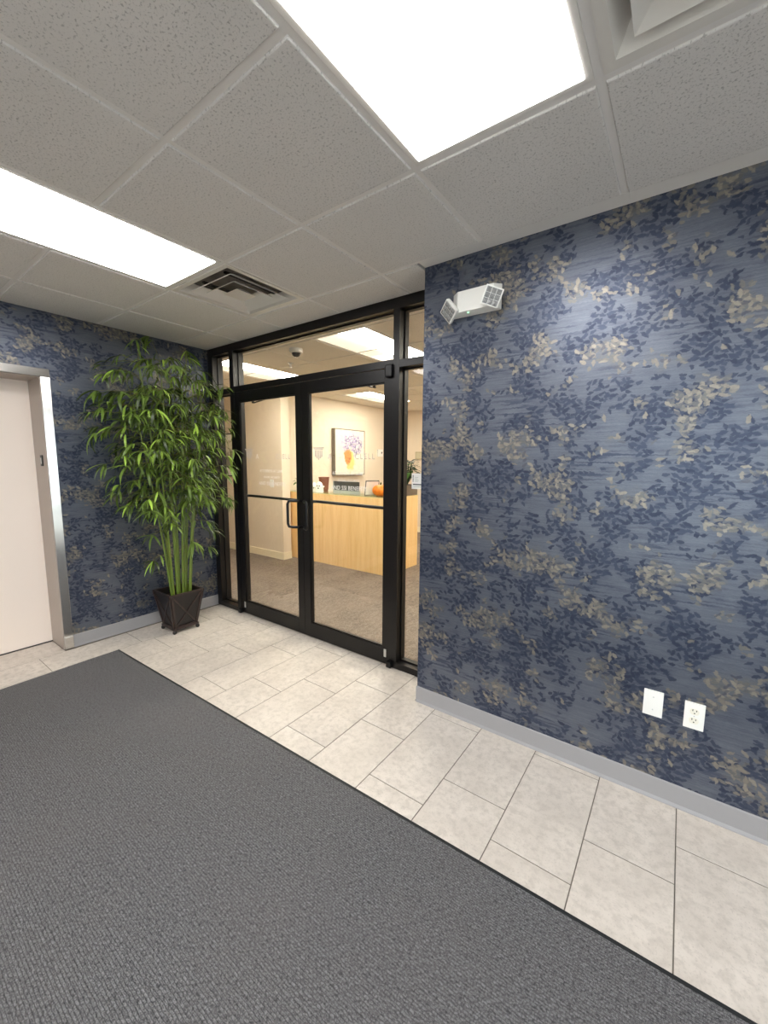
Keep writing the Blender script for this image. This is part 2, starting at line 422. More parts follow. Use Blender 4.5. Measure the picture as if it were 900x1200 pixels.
# ---- left wall with the lift opening
EY0, EY1, EZ = -2.16, -1.085, 2.105
b = MB(); b.box(-0.30, 0, EY1, D+0.12, 0, H+0.1); b.box(-0.30, 0, YB, EY0, 0, H+0.1); b.box(-0.30, 0, EY0, EY1, EZ, H+0.1)
struct(b.build('wall_left', M_WALLPAPER))
struct(MB().box(L, XR, 0, OY0, 0, H+0.1).build('wall_right', M_WALLPAPER))
SY = [-3.70, -2.80, -1.90, -1.00]      # glazed entrance in the side wall
b = MB(); b.box(XR, XR+0.15, YB-0.15, SY[0], 0, H+0.1); b.box(XR, XR+0.15, SY[-1], OY0, 0, H+0.1); b.box(XR, XR+0.15, SY[0], SY[-1], 2.30, H+0.1)
struct(b.build('wall_side', M_PAINT))
win = struct(empty('window_3', (XR, SY[0], 0)))
for y in SY: MB().box(XR+0.02, XR+0.11, y-0.03, y+0.03, 0, 2.30).build('mullion', M_FRAME, win)
MB().box(XR+0.03, XR+0.10, SY[0], SY[-1], 0.0, 0.08).build('sill', M_FRAME, win)
MB().box(XR+0.03, XR+0.10, SY[0], SY[-1], 2.24, 2.30).build('head', M_FRAME, win)
for i in range(3): MB().box(XR+0.062, XR+0.068, SY[i]+0.03, SY[i+1]-0.03, 0.08, 2.24).build('glass_pane', M_GLASS, win)
for z in (0.55, 1.02, 1.90): MB().box(XR+0.03, XR+0.10, SY[0], SY[-1], z-0.035, z+0.035).build('added_cross_rail', M_FRAME, win)  # unseen rails, added to break up the bright reflection in the lift frame
# base boards (profiled: slim lip on top, cove at the toe)
def base_board(name, a, b_, nrm, mat, h=0.102, t=0.006):
    a = Vector((*a, 0)); b_ = Vector((*b_, 0)); n = Vector((*nrm, 0))
    prof = [(0.0, 0.0), (0.012, 0.0), (0.0115, 0.004), (t, 0.016), (t, h-0.004), (t-0.003, h), (0, h)]
    vs = [p + n*q + Vector((0, 0, z)) for p in (a, b_) for q, z in prof]; m = len(prof)
    fs = [tuple(range(m)), tuple(range(2*m-1, m-1, -1))] + [(i, (i+1) % m, (i+1) % m+m, i+m) for i in range(m)]
    return struct(MB().add(vs, fs).build(name, mat))
base_board('baseboard_left', (0, -1.028), (0, D), (1, 0), M_BASE)
base_board('baseboard_right', (L, 0), (XR, 0), (0, -1), M_BASE)
base_board('baseboard_return', (L, D-0.002), (L, -0.006), (-1, 0), M_BASE)
# back wall: entrance glazing to the daylight
WX = [2.95, 4.15, 5.35]
b = MB(); b.box(-0.30, WX[0], YB-0.15, YB, 0, H+0.1); b.box(WX[-1], XR, YB-0.15, YB, 0, H+0.1); b.box(WX[0], WX[-1], YB-0.15, YB, 2.42, H+0.1)
struct(b.build('wall_back', M_PAINT))
win = struct(empty('window_2', (WX[0], YB, 0)))
for x in WX: MB().box(x-0.03, x+0.03, YB-0.11, YB-0.02, 0, 2.42).build('mullion', M_FRAME, win)
MB().box(WX[0], WX[-1], YB-0.10, YB-0.03, 0.0, 0.08).build('sill', M_FRAME, win)
MB().box(WX[0], WX[-1], YB-0.10, YB-0.03, 2.36, 2.42).build('head', M_FRAME, win)
for i in range(2): MB().box(WX[i]+0.03, WX[i+1]-0.03, YB-0.068, YB-0.062, 0.08, 2.36).build('glass_pane', M_GLASS, win)
struct(MB().box(-6, XR+0.15, YB-12, YB-0.15, -0.12, -0.02).box(XR+0.15, XR+12, YB-12, 6, -0.12, -0.02).build('ground', pmat('outdoor_paving', (178, 174, 166), 0.9, noise=0.1, nscale=3)))

# ---- ceiling: grid, tiles one by one
ceiling = struct(MB().box(-0.30, XR, YB, OY0, H+0.10, H+0.16).build('ceiling', M_DUCT))
XI = [0.0] + [X0 + i*T for i in range(-5, 5)]; XI[-1] = XR
YJ = [YL + j*T for j in range(-7, 1)]
light_cells, vent_cells = {(2, 4), (2, 5), (5, 4), (5, 5), (8, 4), (8, 5), (2, 0), (2, 1), (5, 0), (5, 1), (8, 0), (8, 1)}, {(2, 6), (6, 5)}
ct_cache = {}
def ctile(x0, x1, y0, y1, parent, z, mat, g=0.0125):
    x0 += g; x1 -= g; y0 += g; y1 -= g
    w, l = round(x1-x0, 4), round(y1-y0, 4)
    if w < 0.01 or l < 0.01: return
    key = (w, l, mat.name)
    if key not in ct_cache:
        e, d = 0.0045, 0.006
        vs = []
        for zz, ins in ((0.012, 0), (0.0, 0), (-d+0.0015, 0.0015), (-d, e)):
            vs += [(sx*(w/2-ins), sy*(l/2-ins), zz) for sx, sy in ((-1, -1), (1, -1), (1, 1), (-1, 1))]
        fs = [(0, 3, 2, 1), (12, 13, 14, 15)]
        for r in range(3):
            fs += [(r*4+i, r*4+(i+1) % 4, r*4+4+(i+1) % 4, r*4+4+i) for i in range(4)]
        ct_cache[key] = MB().add(vs, fs).mesh('ceiling_tile', mat)
    link('ceiling_tile', ct_cache[key], parent, Matrix.Translation(((x0+x1)/2, (y0+y1)/2, z)))
for i in range(len(XI)-1):
    for j in range(len(YJ)-1):
        if (i, j) in light_cells or (i, j) in vent_cells: continue
        ctile(XI[i], XI[i+1], YJ[j], YJ[j+1], ceiling, H, M_CTILE)
    if XI[i] < L-0.05:   # border row in the recess
        ctile(XI[i], min(XI[i+1], L), YL, D+0.002, ceiling, H, M_CTILE)
def tee(x0, x1, y0, y1, parent, z=None):
    z = H if z is None else z
    b = MB().box(x0, x1, y0, y1, z, z+0.004)
    if x1-x0 > y1-y0: b.box(x0, x1, (y0+y1)/2-0.001, (y0+y1)/2+0.001, z+0.004, z+0.04)
    else: b.box((x0+x1)/2-0.001, (x0+x1)/2+0.001, y0, y1, z+0.004, z+0.04)
    return b.build('ceiling_tee', M_TEE, parent)
hw = 0.0122
for y in YJ[1:]: tee(0, XR if y < YL-0.1 else L, y-hw, y+hw, ceiling)
for i, x in enumerate(XI[1:-1], 1):
    for j in range(len(YJ)-1): tee(x-hw, x+hw, YJ[j]+hw, YJ[j+1]-hw, ceiling)
    if x < L: tee(x-hw, x+hw, YL+hw, D, ceiling)
MB().box(L, XR, YL-hw, 0, H, H+0.004).build('wall_angle', M_TEE, ceiling)
MB().box(0, 0.014, YB, D, H-0.0005, H+0.004).build('wall_angle', M_TEE, ceiling)
MB().box(0.014, L, D-0.014, D, H-0.0005, H+0.004).build('wall_angle', M_TEE, ceiling)
for i in range(len(XI)-2):   # stubs that carry the tees across the wall strip
    x = XI[i+1]
    if x > L: MB().box(x-hw, x+hw, YL-hw, -0.01, H-0.0025, H-0.0002).build('tee_clip', M_TEE, ceiling)

# ---- lobby troffers
def troffer(x0, x1, y0, y1, z, label, lens, frame_mat, group, office=False):
    t = thing('ceiling_light', ((x0+x1)/2, (y0+y1)/2, z), label, 'ceiling light', group)
    g = 0.0125; x0 += g; x1 -= g; y0 += g; y1 -= g; f = 0.022
    b = MB()
    b.box(x0, x1, y0, y0+f, z-0.004, z+0.05); b.box(x0, x1, y1-f, y1, z-0.004, z+0.05)
    b.box(x0, x0+f, y0+f, y1-f, z-0.004, z+0.05); b.box(x1-f, x1, y0+f, y1-f, z-0.004, z+0.05)
    b.box(x0, x1, y0, y1, z+0.05, z+0.06)
    b.build('frame', frame_mat, t, bevel=0.0015)
    if office:
        xm = x0 + (x1-x0)*0.47
        MB().box(xm, x1-f, y0+f, y1-f, z-0.002, z+0.004).build('diffuser', lens, t)
        # sloping white reflector beside the lens, self-glowing to look lit by it
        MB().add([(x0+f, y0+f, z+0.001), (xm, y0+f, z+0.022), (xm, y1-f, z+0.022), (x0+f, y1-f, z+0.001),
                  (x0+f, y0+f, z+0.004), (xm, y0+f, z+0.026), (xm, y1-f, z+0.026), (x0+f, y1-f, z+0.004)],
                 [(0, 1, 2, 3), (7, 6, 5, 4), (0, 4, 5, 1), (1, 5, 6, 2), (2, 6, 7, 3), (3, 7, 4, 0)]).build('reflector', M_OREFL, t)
    else:
        MB().box(x0+f, x1-f, y0+f, y1-f, z-0.007, z+0.004).build('diffuser', lens, t, bevel=0.002)
    return t
LBL = {(2, 4): 'bright white ceiling light panel left of the square air diffuser', (5, 4): 'large bright white ceiling light panel overhead at the top of the picture',
       (8, 4): 'white ceiling light panel beyond the right edge', (2, 0): 'white ceiling light panel near the entrance, left', (5, 0): 'white ceiling light panel near the entrance, middle', (8, 0): 'white ceiling light panel near the entrance, right'}
for (i, j), lb in LBL.items():
    troffer(XI[i], XI[i+1], YJ[j], YJ[j+2], H, lb, M_LENS, M_WHITE_METAL, 'lobby ceiling light panels')

# ---- square cone air diffusers
def diffuser(x0, x1, y0, y1, label):
    cx, cy = (x0+x1)/2, (y0+y1)/2
    t = thing('air_diffuser', (cx, cy, H), label, 'air vent', 'square ceiling air diffusers')
    def ring(r0, z0, r1, z1, th=0.003):
        vs = []
        for r, z in ((r0, z0), (r1, z1), (r1, z1+th), (r0, z0+th)):
            vs += [(cx+sx*r, cy+sy*r, z) for sx, sy in ((-1, -1), (1, -1), (1, 1), (-1, 1))]
        fs = []
        for k in range(4):
            n = (k+1) % 4
            fs += [(k*4+i, k*4+(i+1) % 4, n*4+(i+1) % 4, n*4+i) for i in range(4)]
        return MB().add(vs, fs)
    h = 0.2925
    b = ring(h, H-0.004, 0.262, H-0.004); b.build('frame', M_WHITE_METAL, t)
    ring(0.262, H-0.004, 0.226, H+0.050).build('outer_cone', M_WHITE_METAL, t)
    ring(0.215, H-0.009, 0.160, H+0.026).build('cone_ring', M_WHITE_METAL, t)
    ring(0.145, H-0.010, 0.092, H+0.024).build('cone_ring', M_WHITE_METAL, t)
    MB().add([(cx+sx*r, cy+sy*r, z) for r, z in ((0.072, H-0.010), (0.03, H+0.018)) for sx, sy in ((-1, -1), (1, -1), (1, 1), (-1, 1))],
             [(0, 1, 2, 3), (4, 5, 6, 7), (0, 1, 5, 4), (1, 2, 6, 5), (2, 3, 7, 6), (3, 0, 4, 7)]).build('centre_plaque', M_WHITE_METAL, t)
    MB().box(cx-0.25, cx+0.25, cy-0.25, cy+0.25, H+0.062, H+0.07).build('duct_plate', M_DUCT2, t)
    for sx in (-0.10, 0.13): MB().box(cx+sx, cx+sx+0.02, cy-0.2, cy+0.2, H+0.02, H+0.03).build('bracket', M_DUCT, t)
diffuser(XI[2], XI[3], YJ[6], YJ[7], 'square stepped-cone air diffuser in the ceiling above the glass doors')
diffuser(XI[6], XI[7], YJ[5], YJ[6], 'partly seen square air diffuser at the upper right picture edge')

# ================================================================== LIFT DOOR
lift = struct(empty('door_1', (0, EY1, 0)))
b = MB().box(0.0, 0.018, EY1, EY1+0.055, 0.10, EZ)
b.v = [((0.010 if (x > 0.01 and y < EY1+0.01) else x), y, z) for x, y, z in b.v]      # the face is splayed towards the opening
b.build('frame_face', M_STEEL, lift, bevel=0.001)
MB().box(0.0, 0.0182, EY0-0.055, EY1+0.055, EZ, EZ+0.058).build('frame_face', M_STEEL, lift, bevel=0.0015)
MB().box(0.0, 0.016, EY0-0.055, EY0, 0.10, EZ).build('frame_face', M_STEEL, lift, bevel=0.0015)
MB().box(0.0, 0.020, EY1, EY1+0.057, 0.0, 0.10).build('frame_foot', M_STEEL, lift, bevel=0.0015)
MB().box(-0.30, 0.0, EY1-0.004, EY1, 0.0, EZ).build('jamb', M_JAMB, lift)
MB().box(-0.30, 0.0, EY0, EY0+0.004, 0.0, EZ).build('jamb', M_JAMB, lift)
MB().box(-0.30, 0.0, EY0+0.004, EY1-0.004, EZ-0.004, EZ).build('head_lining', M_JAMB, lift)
MB().box(-0.32, -0.281, EY0+0.004, EY1-0.004, 0.0005, EZ-0.004).build('door_panel', M_ELEV, lift)
MB().box(-0.281, -0.272, EY0+0.004, EY1-0.004, 0.0005, 0.005).build('sill_gap', M_DARK, lift)
o = MB().box(-0.125, -0.080, EY1-0.012, EY1-0.004, 1.452, 1.535).build('floor_plate', M_DARK, lift, bevel=0.003)
MB().box(-0.112, -0.093, EY1-0.0135, EY1-0.012, 1.47, 1.515).build('plate_inlay', M_SILVER, o)

# ================================================================== STOREFRONT
Y1 = D + 0.115
sf = struct(empty('window_1', (0, D, 0)))
def fr(name, x0, x1, z0, z1, y0=D, y1=Y1, m=None, p=None): return MB().box(x0, x1, y0, y1, z0, z1).build(name, m or M_FRAME, p or sf, bevel=0.0015)
ML0, ML1, MR0, MR1 = 0.355, 0.415, 2.231, 2.281
fr('jamb', 0.0, 0.075, 0, 2.51); fr('jamb', L-0.045, L, 0, 2.51)
fr('mullion', ML0, ML1, 0, 2.51); fr('mullion', MR0, MR1, 0, 2.51)
fr('head', 0.0, L, 2.51, H+0.02)
fr('transom_bar', ML1, MR0, 2.140, 2.190); fr('transom_bar', 0.075, ML0, 2.132, 2.182); fr('transom_bar', MR1, L-0.045, 2.132, 2.182)
fr('sill', 0.075, ML0, 0, 0.047); fr('sill', MR1, L-0.045, 0, 0.047)
GP = []
for x0, x1, z0, z1 in ((0.075, ML0, 0.047, 2.132), (0.075, ML0, 2.182, 2.51), (ML1, MR0, 2.19, 2.51), (MR1, L-0.045, 0.047, 2.132), (MR1, L-0.045, 2.182, 2.51)):
    GP.append(MB().box(x0, x1, GY-0.003, GY+0.003, z0, z1).build('glass_pane', M_GLASS, sf))
    # slim glazing stops round each pane
    s_ = 0.010
    b = MB(); b.box(x0, x1, GY-0.016, GY-0.003, z0, z0+s_); b.box(x0, x1, GY-0.016, GY-0.003, z1-s_, z1)
    b.box(x0, x0+s_, GY-0.016, GY-0.003, z0+s_, z1-s_); b.box(x1-s_, x1, GY-0.016, GY-0.003, z0+s_, z1-s_)
    b.build('glazing_stop', M_FRAME, sf)

def pillar_logo(x, z, y, s):
    """small classical column in frosted vinyl"""
    b = MB()
    b.box(x-0.060*s, x+0.060*s, y, y+0.0006, z+0.046*s, z+0.054*s); b.box(x-0.050*s, x+0.050*s, y, y+0.0006, z+0.036*s, z+0.042*s)
    for k in range(5):
        xx = x + (k-2)*0.018*s; b.box(xx-0.0055*s, xx+0.0055*s, y, y+0.0006, z-(0.045-0.012*abs(k-2))*s, z+0.032*s)
    return b
def door_leaf(name, x0, x1, hinge, strike):
    d = struct(empty(name, (x0, D, 0)))
    yf, yb, st = D+0.004, D+0.048, 0.073
    fd = lambda n, a, b_, c, e: MB().box(a, b_, yf, yb, c, e).build(n, M_FRAME, d, bevel=0.002)
    fd('stile', x0, x0+st, 0.012, 2.135); fd('stile', x1-st, x1, 0.012, 2.135)
    fd('bottom_rail', x0+st, x1-st, 0.012, 0.133); fd('top_rail', x0+st, x1-st, 2.048, 2.135)
    gx0, gx1, gy = x0+st, x1-st, D+0.029
    pane = MB().box(gx0, gx1, gy-0.003, gy+0.003, 0.133, 2.048).build('glass_pane', M_GLASS, d)
    b = MB(); s_ = 0.009
    b.box(gx0, gx1, yf+0.008, gy-0.003, 0.133, 0.133+s_); b.box(gx0, gx1, yf+0.008, gy-0.003, 2.048-s_, 2.048)
    b.box(gx0, gx0+s_, yf+0.008, gy-0.003, 0.133+s_, 2.048-s_); b.box(gx1-s_, gx1, yf+0.008, gy-0.003, 0.133+s_, 2.048-s_)
    b.build('glazing_stop', M_FRAME, d)
    # push bar on the office side, cranked ends
    zb, yo = 1.168, yb+0.045
    MB().tube([(x0+0.05, yb, zb), (x0+0.055, yb+0.03, zb), (x0+0.085, yo, zb), (x1-0.085, yo, zb-0.004), (x1-0.055, yb+0.03, zb), (x1-0.05, yb, zb)], 0.0125, 10).build('push_bar', M_BLACK, d, smooth=True)
    # offset pull on the lobby side
    s = 1 if strike == x0 else -1
    xm, xo, z0, z1 = strike + s*0.032, strike + s*0.112, 0.958, 1.168
    pts = [(xm, yf, z1+0.006), (xm, yf-0.022, z1+0.006)]
    pts += [(xm+(xo-xm)*t, yf-0.022-0.046*t, z1+0.006-0.0*t) for t in (0.35, 0.6)]
    pts += [(xm+(xo-xm)*0.88, yf-0.064, z1+0.002), (xo, yf-0.068, z1-0.022), (xo, yf-0.068, z1-0.05), (xo, yf-0.068, (z0+z1)/2), (xo, yf-0.068, z0+0.05), (xo, yf-0.068, z0+0.022), (xm+(xo-xm)*0.88, yf-0.064, z0-0.002)]
    pts += [(xm+(xo-xm)*t, yf-0.022-0.046*t, z0-0.006) for t in (0.6, 0.35)] + [(xm, yf-0.022, z0-0.006), (xm, yf, z0-0.006)]
    MB().tube(pts, 0.0115, 10).build('pull_handle', M_BLACK, d, smooth=True)
    # pivots on the hinge side
    hs = 1 if hinge == x1 else -1
    p = MB().box(hinge-0.052 if hs > 0 else hinge-0.004, hinge+0.004 if hs > 0 else hinge+0.052, D-0.022, yf, 2.074, 2.158)
    if hs > 0: p.build('top_pivot', M_BLACK, d, bevel=0.008)
    MB().box(hinge-0.018, hinge+0.022, D-0.030, yf, 0.006, 0.050).build('bottom_pivot', M_BLACK, d, bevel=0.004)
    MB().box(hinge-hs*0.052-0.008, hinge-hs*0.052+0.012, yf-0.002, yf, 0.062, 0.122).build('pivot_plate', M_SILVER, d)
    # closer arm behind the top rail
    xa = hinge - hs*0.20
    b = MB(); b.bar((xa, yb+0.012, 2.115), (xa, yb+0.012, 2.030), 0.016, 0.016, (1, 0, 0)); b.bar((xa, yb+0.016, 2.032), (xa-hs*0.20, yb+0.10, 2.088), 0.014, 0.008)
    b.build('closer_arm', M_BLACK, d)
    # vinyl lettering
    xc, yv = (gx0+gx1)/2, gy-0.0042
    F = lambda x, z: Matrix.Translation((x, yv, z)) @ Matrix.Rotation(math.pi/2, 4, 'X')
    pillar_logo(xc-0.285, 1.560, yv-0.0003, 1.0).build('pillar_logo', M_VINYL_GREY, pane)
    for txt, size, x, z, sp, m, wd in (('A', 0.066, xc-0.165, 1.540, 1.0, M_VINYL, None), ('CLELL', 0.060, xc+0.19, 1.540, 1.25, M_VINYL_GREY, None), ('ATTORNEYS AT LAW', 0.036, xc+0.02, 1.413, 1.15, M_VINYL, 0.31),
                                   ('SOCIAL SECURITY', 0.026, xc+0.03, 1.358, 1.05, M_VINYL, 0.22), ('AND SSI BENEFITS', 0.046, xc+0.03, 1.300, 1.05, M_VINYL, 0.36)):
        me = text_mb(txt, size, F(x, z), sp, width=wd); me.materials.append(m); link('lettering', me, pane)
    return d
door_leaf('door_2', ML1+0.002, 1.3215, ML1+0.002, 1.3215)
door_leaf('door_3', 1.3245, MR0-0.002, MR0-0.002, 1.3245)

# ================================================================== OFFICE SHELL
struct(MB().box(OX0, OX1, D+0.03, OY1, -0.06, 0.0).build('floor_office', M_OCARPET))
b = MB(); b.box(OX0, -0.30, OY0-0.12, OY0, 0, H+0.1)
struct(b.build('wall_office_front', M_OWALL))
struct(MB().box(OX0-0.1, OX0, OY0-0.12, OY1, 0, H+0.1).build('wall_office_side', M_OWALL))
struct(MB().box(OX1, OX1+0.1, OY0, OY1, 0, H+0.1).build('wall_office_right', M_OWALL))
struct(MB().box(OX0, OX1, OY1, OY1+0.1, 0, H+0.1).build('wall_office_back', M_OWALL))
PX, PY0, PY1 = -0.970, 1.950, 2.104
struct(MB().box(OX0, PX, PY0, PY1, 0, H+0.1).build('wall_partition', M_OWALL))
WPX = -1.18
struct(MB().box(WPX-0.1, WPX, PY1, OY1, 0, H+0.1).build('wall_picture', M_OWALL))
base_board('baseboard_partition', (OX0, PY0), (PX+0.012, PY0), (0, -1), M_OBASE, 0.11, 0.010)
base_board('baseboard_partition_end', (PX, PY0), (PX, PY1), (1, 0), M_OBASE, 0.11, 0.010)
base_board('baseboard_office_back', (WPX, OY1), (OX1, OY1), (0, -1), M_OBASE, 0.11, 0.010)
M_OCT = ceiling_tile_mat('office_ceiling_tile', (238, 230, 218))
oceil = struct(MB().box(OX0, OX1, OY0, OY1, H+0.10, H+0.16).build('ceiling_office', M_DUCT))
OXI = [OX0, -2.56, -1.95, -1.34, -0.73, -0.12, 0.50, 1.125, 1.735, 2.345, 2.955, 3.565, OX1]
OYJ = [OY0, 0.56, 1.17, 1.78, 2.39, 3.00, 3.61, 4.22, 4.83, OY1]
ol = {(4, 1), (4, 2), (7, 1), (7, 2), (4, 5), (4, 6), (7, 5), (7, 6), (10, 1), (10, 2), (10, 5), (10, 6)}
for i in range(len(OXI)-1):
    for j in range(len(OYJ)-1):
        if (i, j) not in ol: ctile(OXI[i], OXI[i+1], OYJ[j], OYJ[j+1], oceil, H, M_OCT)
for x in OXI[1:-1]: tee(x-hw, x+hw, OY0, OY1, oceil)
for y in OYJ[1:-1]:
    for i in range(len(OXI)-1):
        tee(OXI[i]+hw, OXI[i+1]-hw, y-hw, y+hw, oceil)
for (i, j), lb in {(4, 1): 'warm white office ceiling light seen through the left end of the transom', (7, 1): 'warm white office ceiling light seen at the right end of the transom',
                   (4, 5): 'far office ceiling light seen at the top of the right-hand door', (7, 5): 'far office ceiling light seen through the right sidelight',
                   (10, 1): 'office ceiling light hidden behind the papered wall, near', (10, 5): 'office ceiling light hidden behind the papered wall, far'}.items():
    troffer(OXI[i], OXI[i+1], OYJ[j], OYJ[j+2], H, lb, M_OLENS, M_WHITE_METAL, 'office ceiling lights', True)
# ================================================================== OBJECTS

# ---- entrance mat
ang = math.atan2(MDIR.y, MDIR.x)
mat_t = thing('entrance_mat', (MA.x, MA.y, 0), 'large dark grey ribbed entrance mat covering most of the tiled floor', 'mat')
MM = Matrix.Translation((MA.x, MA.y, 0)) @ Matrix.Rotation(ang, 4, 'Z')
e = 0.020
b = MB().box(e, MLEN-e, -MDEP+e, -e, 0.001, 0.0105).xf(MM); b.build('carpet', M_MAT, mat_t)
b = MB()
o4 = [(0, 0), (MLEN, 0), (MLEN, -MDEP), (0, -MDEP)]; i4 = [(e, -e), (MLEN-e, -e), (MLEN-e, -MDEP+e), (e, -MDEP+e)]
vs = [(x, y, 0.0005) for x, y in o4] + [(x, y, 0.0030) for x, y in o4] + [(x, y, 0.0085) for x, y in i4] + [(x, y, 0.0005) for x, y in i4]
fs = []
for r in range(4):
    n = (r+1) % 4
    fs += [(r*4+i, r*4+(i+1) % 4, n*4+(i+1) % 4, n*4+i) for i in range(4)]
MB().add(vs, fs).xf(MM).build('rubber_edge', M_RUBBER, mat_t)

# ---- emergency light on the papered wall
M_LENSPRISM = pmat('clear_prism_lens', (176, 178, 178), 0.12, metal=0.6, noise=0.12, nscale=120)
em = thing('emergency_light', (2.93, 0, 2.33), 'white twin-head emergency light high on the blue papered wall', 'emergency light')
vs = [(2.795, 0, 2.268), (3.065, 0, 2.268), (3.065, 0, 2.392), (2.795, 0, 2.392), (2.850, -0.062, 2.276), (3.045, -0.062, 2.276), (3.045, -0.062, 2.380), (2.850, -0.062, 2.380)]
MB().add(vs, [(0, 1, 2, 3), (4, 5, 6, 7), (0, 1, 5, 4), (1, 2, 6, 5), (2, 3, 7, 6), (3, 0, 4, 7)]).build('housing', M_PLASTIC, em, bevel=0.006, smooth=True)
MB().lathe([(0.0045, -0.004), (0.0045, 0.0), (0.002, 0.001)], 10, (2.905, -0.046, 2.274)).build('indicator', emat('green_led', (0.2, 1.0, 0.4), 1.5), em)
def lamp_head(c, nrm, roll):
    z = Vector(nrm).normalized(); x = Vector((0, 0, 1)).cross(z).normalized(); y = z.cross(x)
    M = Matrix(((x.x, y.x, z.x, c[0]), (x.y, y.y, z.y, c[1]), (x.z, y.z, z.z, c[2]), (0, 0, 0, 1))) @ Matrix.Rotation(math.radians(roll), 4, 'Z')
    b = MB(); a = 0.044
    vs = [(sx*a*k, sy*a*k, zz) for k, zz in ((0.62, -0.036), (0.98, -0.014), (1.0, 0.006)) for sx, sy in ((-1, -1), (1, -1), (1, 1), (-1, 1))]
    fs = [(0, 3, 2, 1), (8, 9, 10, 11)] + [(r*4+i, r*4+(i+1) % 4, r*4+4+(i+1) % 4, r*4+4+i) for r in range(2) for i in range(4)]
    hd = b.add(vs, fs).xf(M).build('lamp_head', M_PLASTIC, em, bevel=0.004, smooth=True)
    MB().tube([M @ Vector((0, 0, -0.028)), M @ Vector((0, 0, -0.06))], 0.014, 10).build('swivel', M_PLASTIC, hd)
    MB().box(-0.039, 0.039, -0.039, 0.039, 0.0055, 0.0072).xf(M).build('reflector', M_SILVER, hd)
    p = 0.0235
    for i in range(3):
        for j in range(3):
            cx, cy = (i-1)*0.025, (j-1)*0.025
            q = MB()
            q.add([(cx-p/2, cy-p/2, 0.0072), (cx+p/2, cy-p/2, 0.0072), (cx+p/2, cy+p/2, 0.0072), (cx-p/2, cy+p/2, 0.0072), (cx, cy, 0.0125)], [(3, 2, 1, 0), (0, 1, 4), (1, 2, 4), (2, 3, 4), (3, 0, 4)])
            q.xf(M).build('lens_cell', M_LENSPRISM, hd)
lamp_head((2.806, -0.070, 2.290), (-0.34, -0.84, -0.38), 32)
lamp_head((3.048, -0.088, 2.307), (0.40, -0.86, -0.30), -20)

# ---- wall plates
def plate(x0, x1, z0, z1, label, name, cat):
    t = thing(name, ((x0+x1)/2, 0, z0), label, cat)
    MB().box(x0, x1, -0.006, 0, z0, z1).build('cover_plate', M_PLASTIC, t, bevel=0.0022, smooth=True)
    return t
t = plate(3.801, 3.874, 0.388, 0.506, 'plain white blank cover plate low on the papered wall', 'blank_plate', 'wall plate')
for z in (0.418, 0.476): MB().lathe([(0.0028, -0.0072), (0.0028, -0.006)], 10, (3.8375, 0, z), 'y').build('screw', M_SILVER, t)
t = plate(3.949, 4.019, 0.385, 0.502, 'white duplex power outlet low on the papered wall', 'power_outlet', 'power outlet')
for z in (0.4235, 0.4635):
    vs = []; n = 18
    for yy, k in ((-0.006, 1.0), (-0.0078, 0.96)):
        for i in range(n):
            a = 2*math.pi*i/n; vs.append((3.984+0.0172*k*math.cos(a), yy, z+max(-0.0135, min(0.0135, 0.0172*k*math.sin(a)))))
    r_ = MB().add(vs, [tuple(range(n)), tuple(range(2*n-1, n-1, -1))] + [(i, (i+1) % n, n+(i+1) % n, n+i) for i in range(n)]).build('receptacle', M_CREAM_PLASTIC, t)
    for sx, hh in ((-0.0065, 0.0085), (0.0065, 0.0068)): MB().box(3.984+sx-0.0014, 3.984+sx+0.0014, -0.0083, -0.0076, z+0.002, z+0.002+hh).build('slot', M_DARK, r_)
    MB().lathe([(0.0026, -0.0083), (0.0026, -0.0076)], 10, (3.984, 0, z-0.0065), 'y').build('slot', M_DARK, r_)
MB().lathe([(0.0026, -0.0072), (0.0026, -0.006)], 10, (3.984, 0, 0.4435), 'y').build('screw', M_SILVER, t)

# ---- potted bamboo
PC = Vector((0.302, -0.312, 0)); PH = 0.362; R0, R1 = 0.100, 0.153
pl = thing('potted_bamboo', (PC.x, PC.y, 0), 'tall leafy green bamboo in a dark wooden lattice planter by the wall corner', 'potted plant')
def sq(r, z): return [(PC.x+sx*r, PC.y+sy*r, z) for sx, sy in ((-1, -1), (1, -1), (1, 1), (-1, 1))]
ZB = 0.045
rings = [sq(R0, ZB), sq(R1-0.004, PH-0.012), sq(R1-0.016, PH-0.012), sq(R0-0.010, ZB+0.02)]
vs = [v for r in rings for v in r]
fs = [(0, 3, 2, 1), (12, 13, 14, 15)] + [(r*4+i, r*4+(i+1) % 4, r*4+4+(i+1) % 4, r*4+4+i) for r in range(3) for i in range(4)]
pot = MB().add(vs, fs).build('planter', M_DARKWOOD, pl)
def frame_ring(r_out, r_in, z0, z1, name, mat):
    vs = sq(r_out, z0) + sq(r_out, z1) + sq(r_in, z1) + sq(r_in, z0); fs = []
    for k in range(4):
        n = (k+1) % 4; fs += [(k*4+i, k*4+(i+1) % 4, n*4+(i+1) % 4, n*4+i) for i in range(4)]
    return MB().add(vs, fs).build(name, mat, pot, bevel=0.0015)
frame_ring(R1+0.001, R1-0.018, PH-0.013, PH, 'rim', M_LATTICE)
frame_ring(R0+0.012, R0-0.02, 0.030, 0.048, 'base_board', M_LATTICE)
for v in sq(R0+0.003, 0): MB().lathe([(0.010, 0.0), (0.016, 0.006), (0.017, 0.018), (0.012, 0.030)], 12, v).build('foot', M_DARKWOOD, pot, smooth=True)
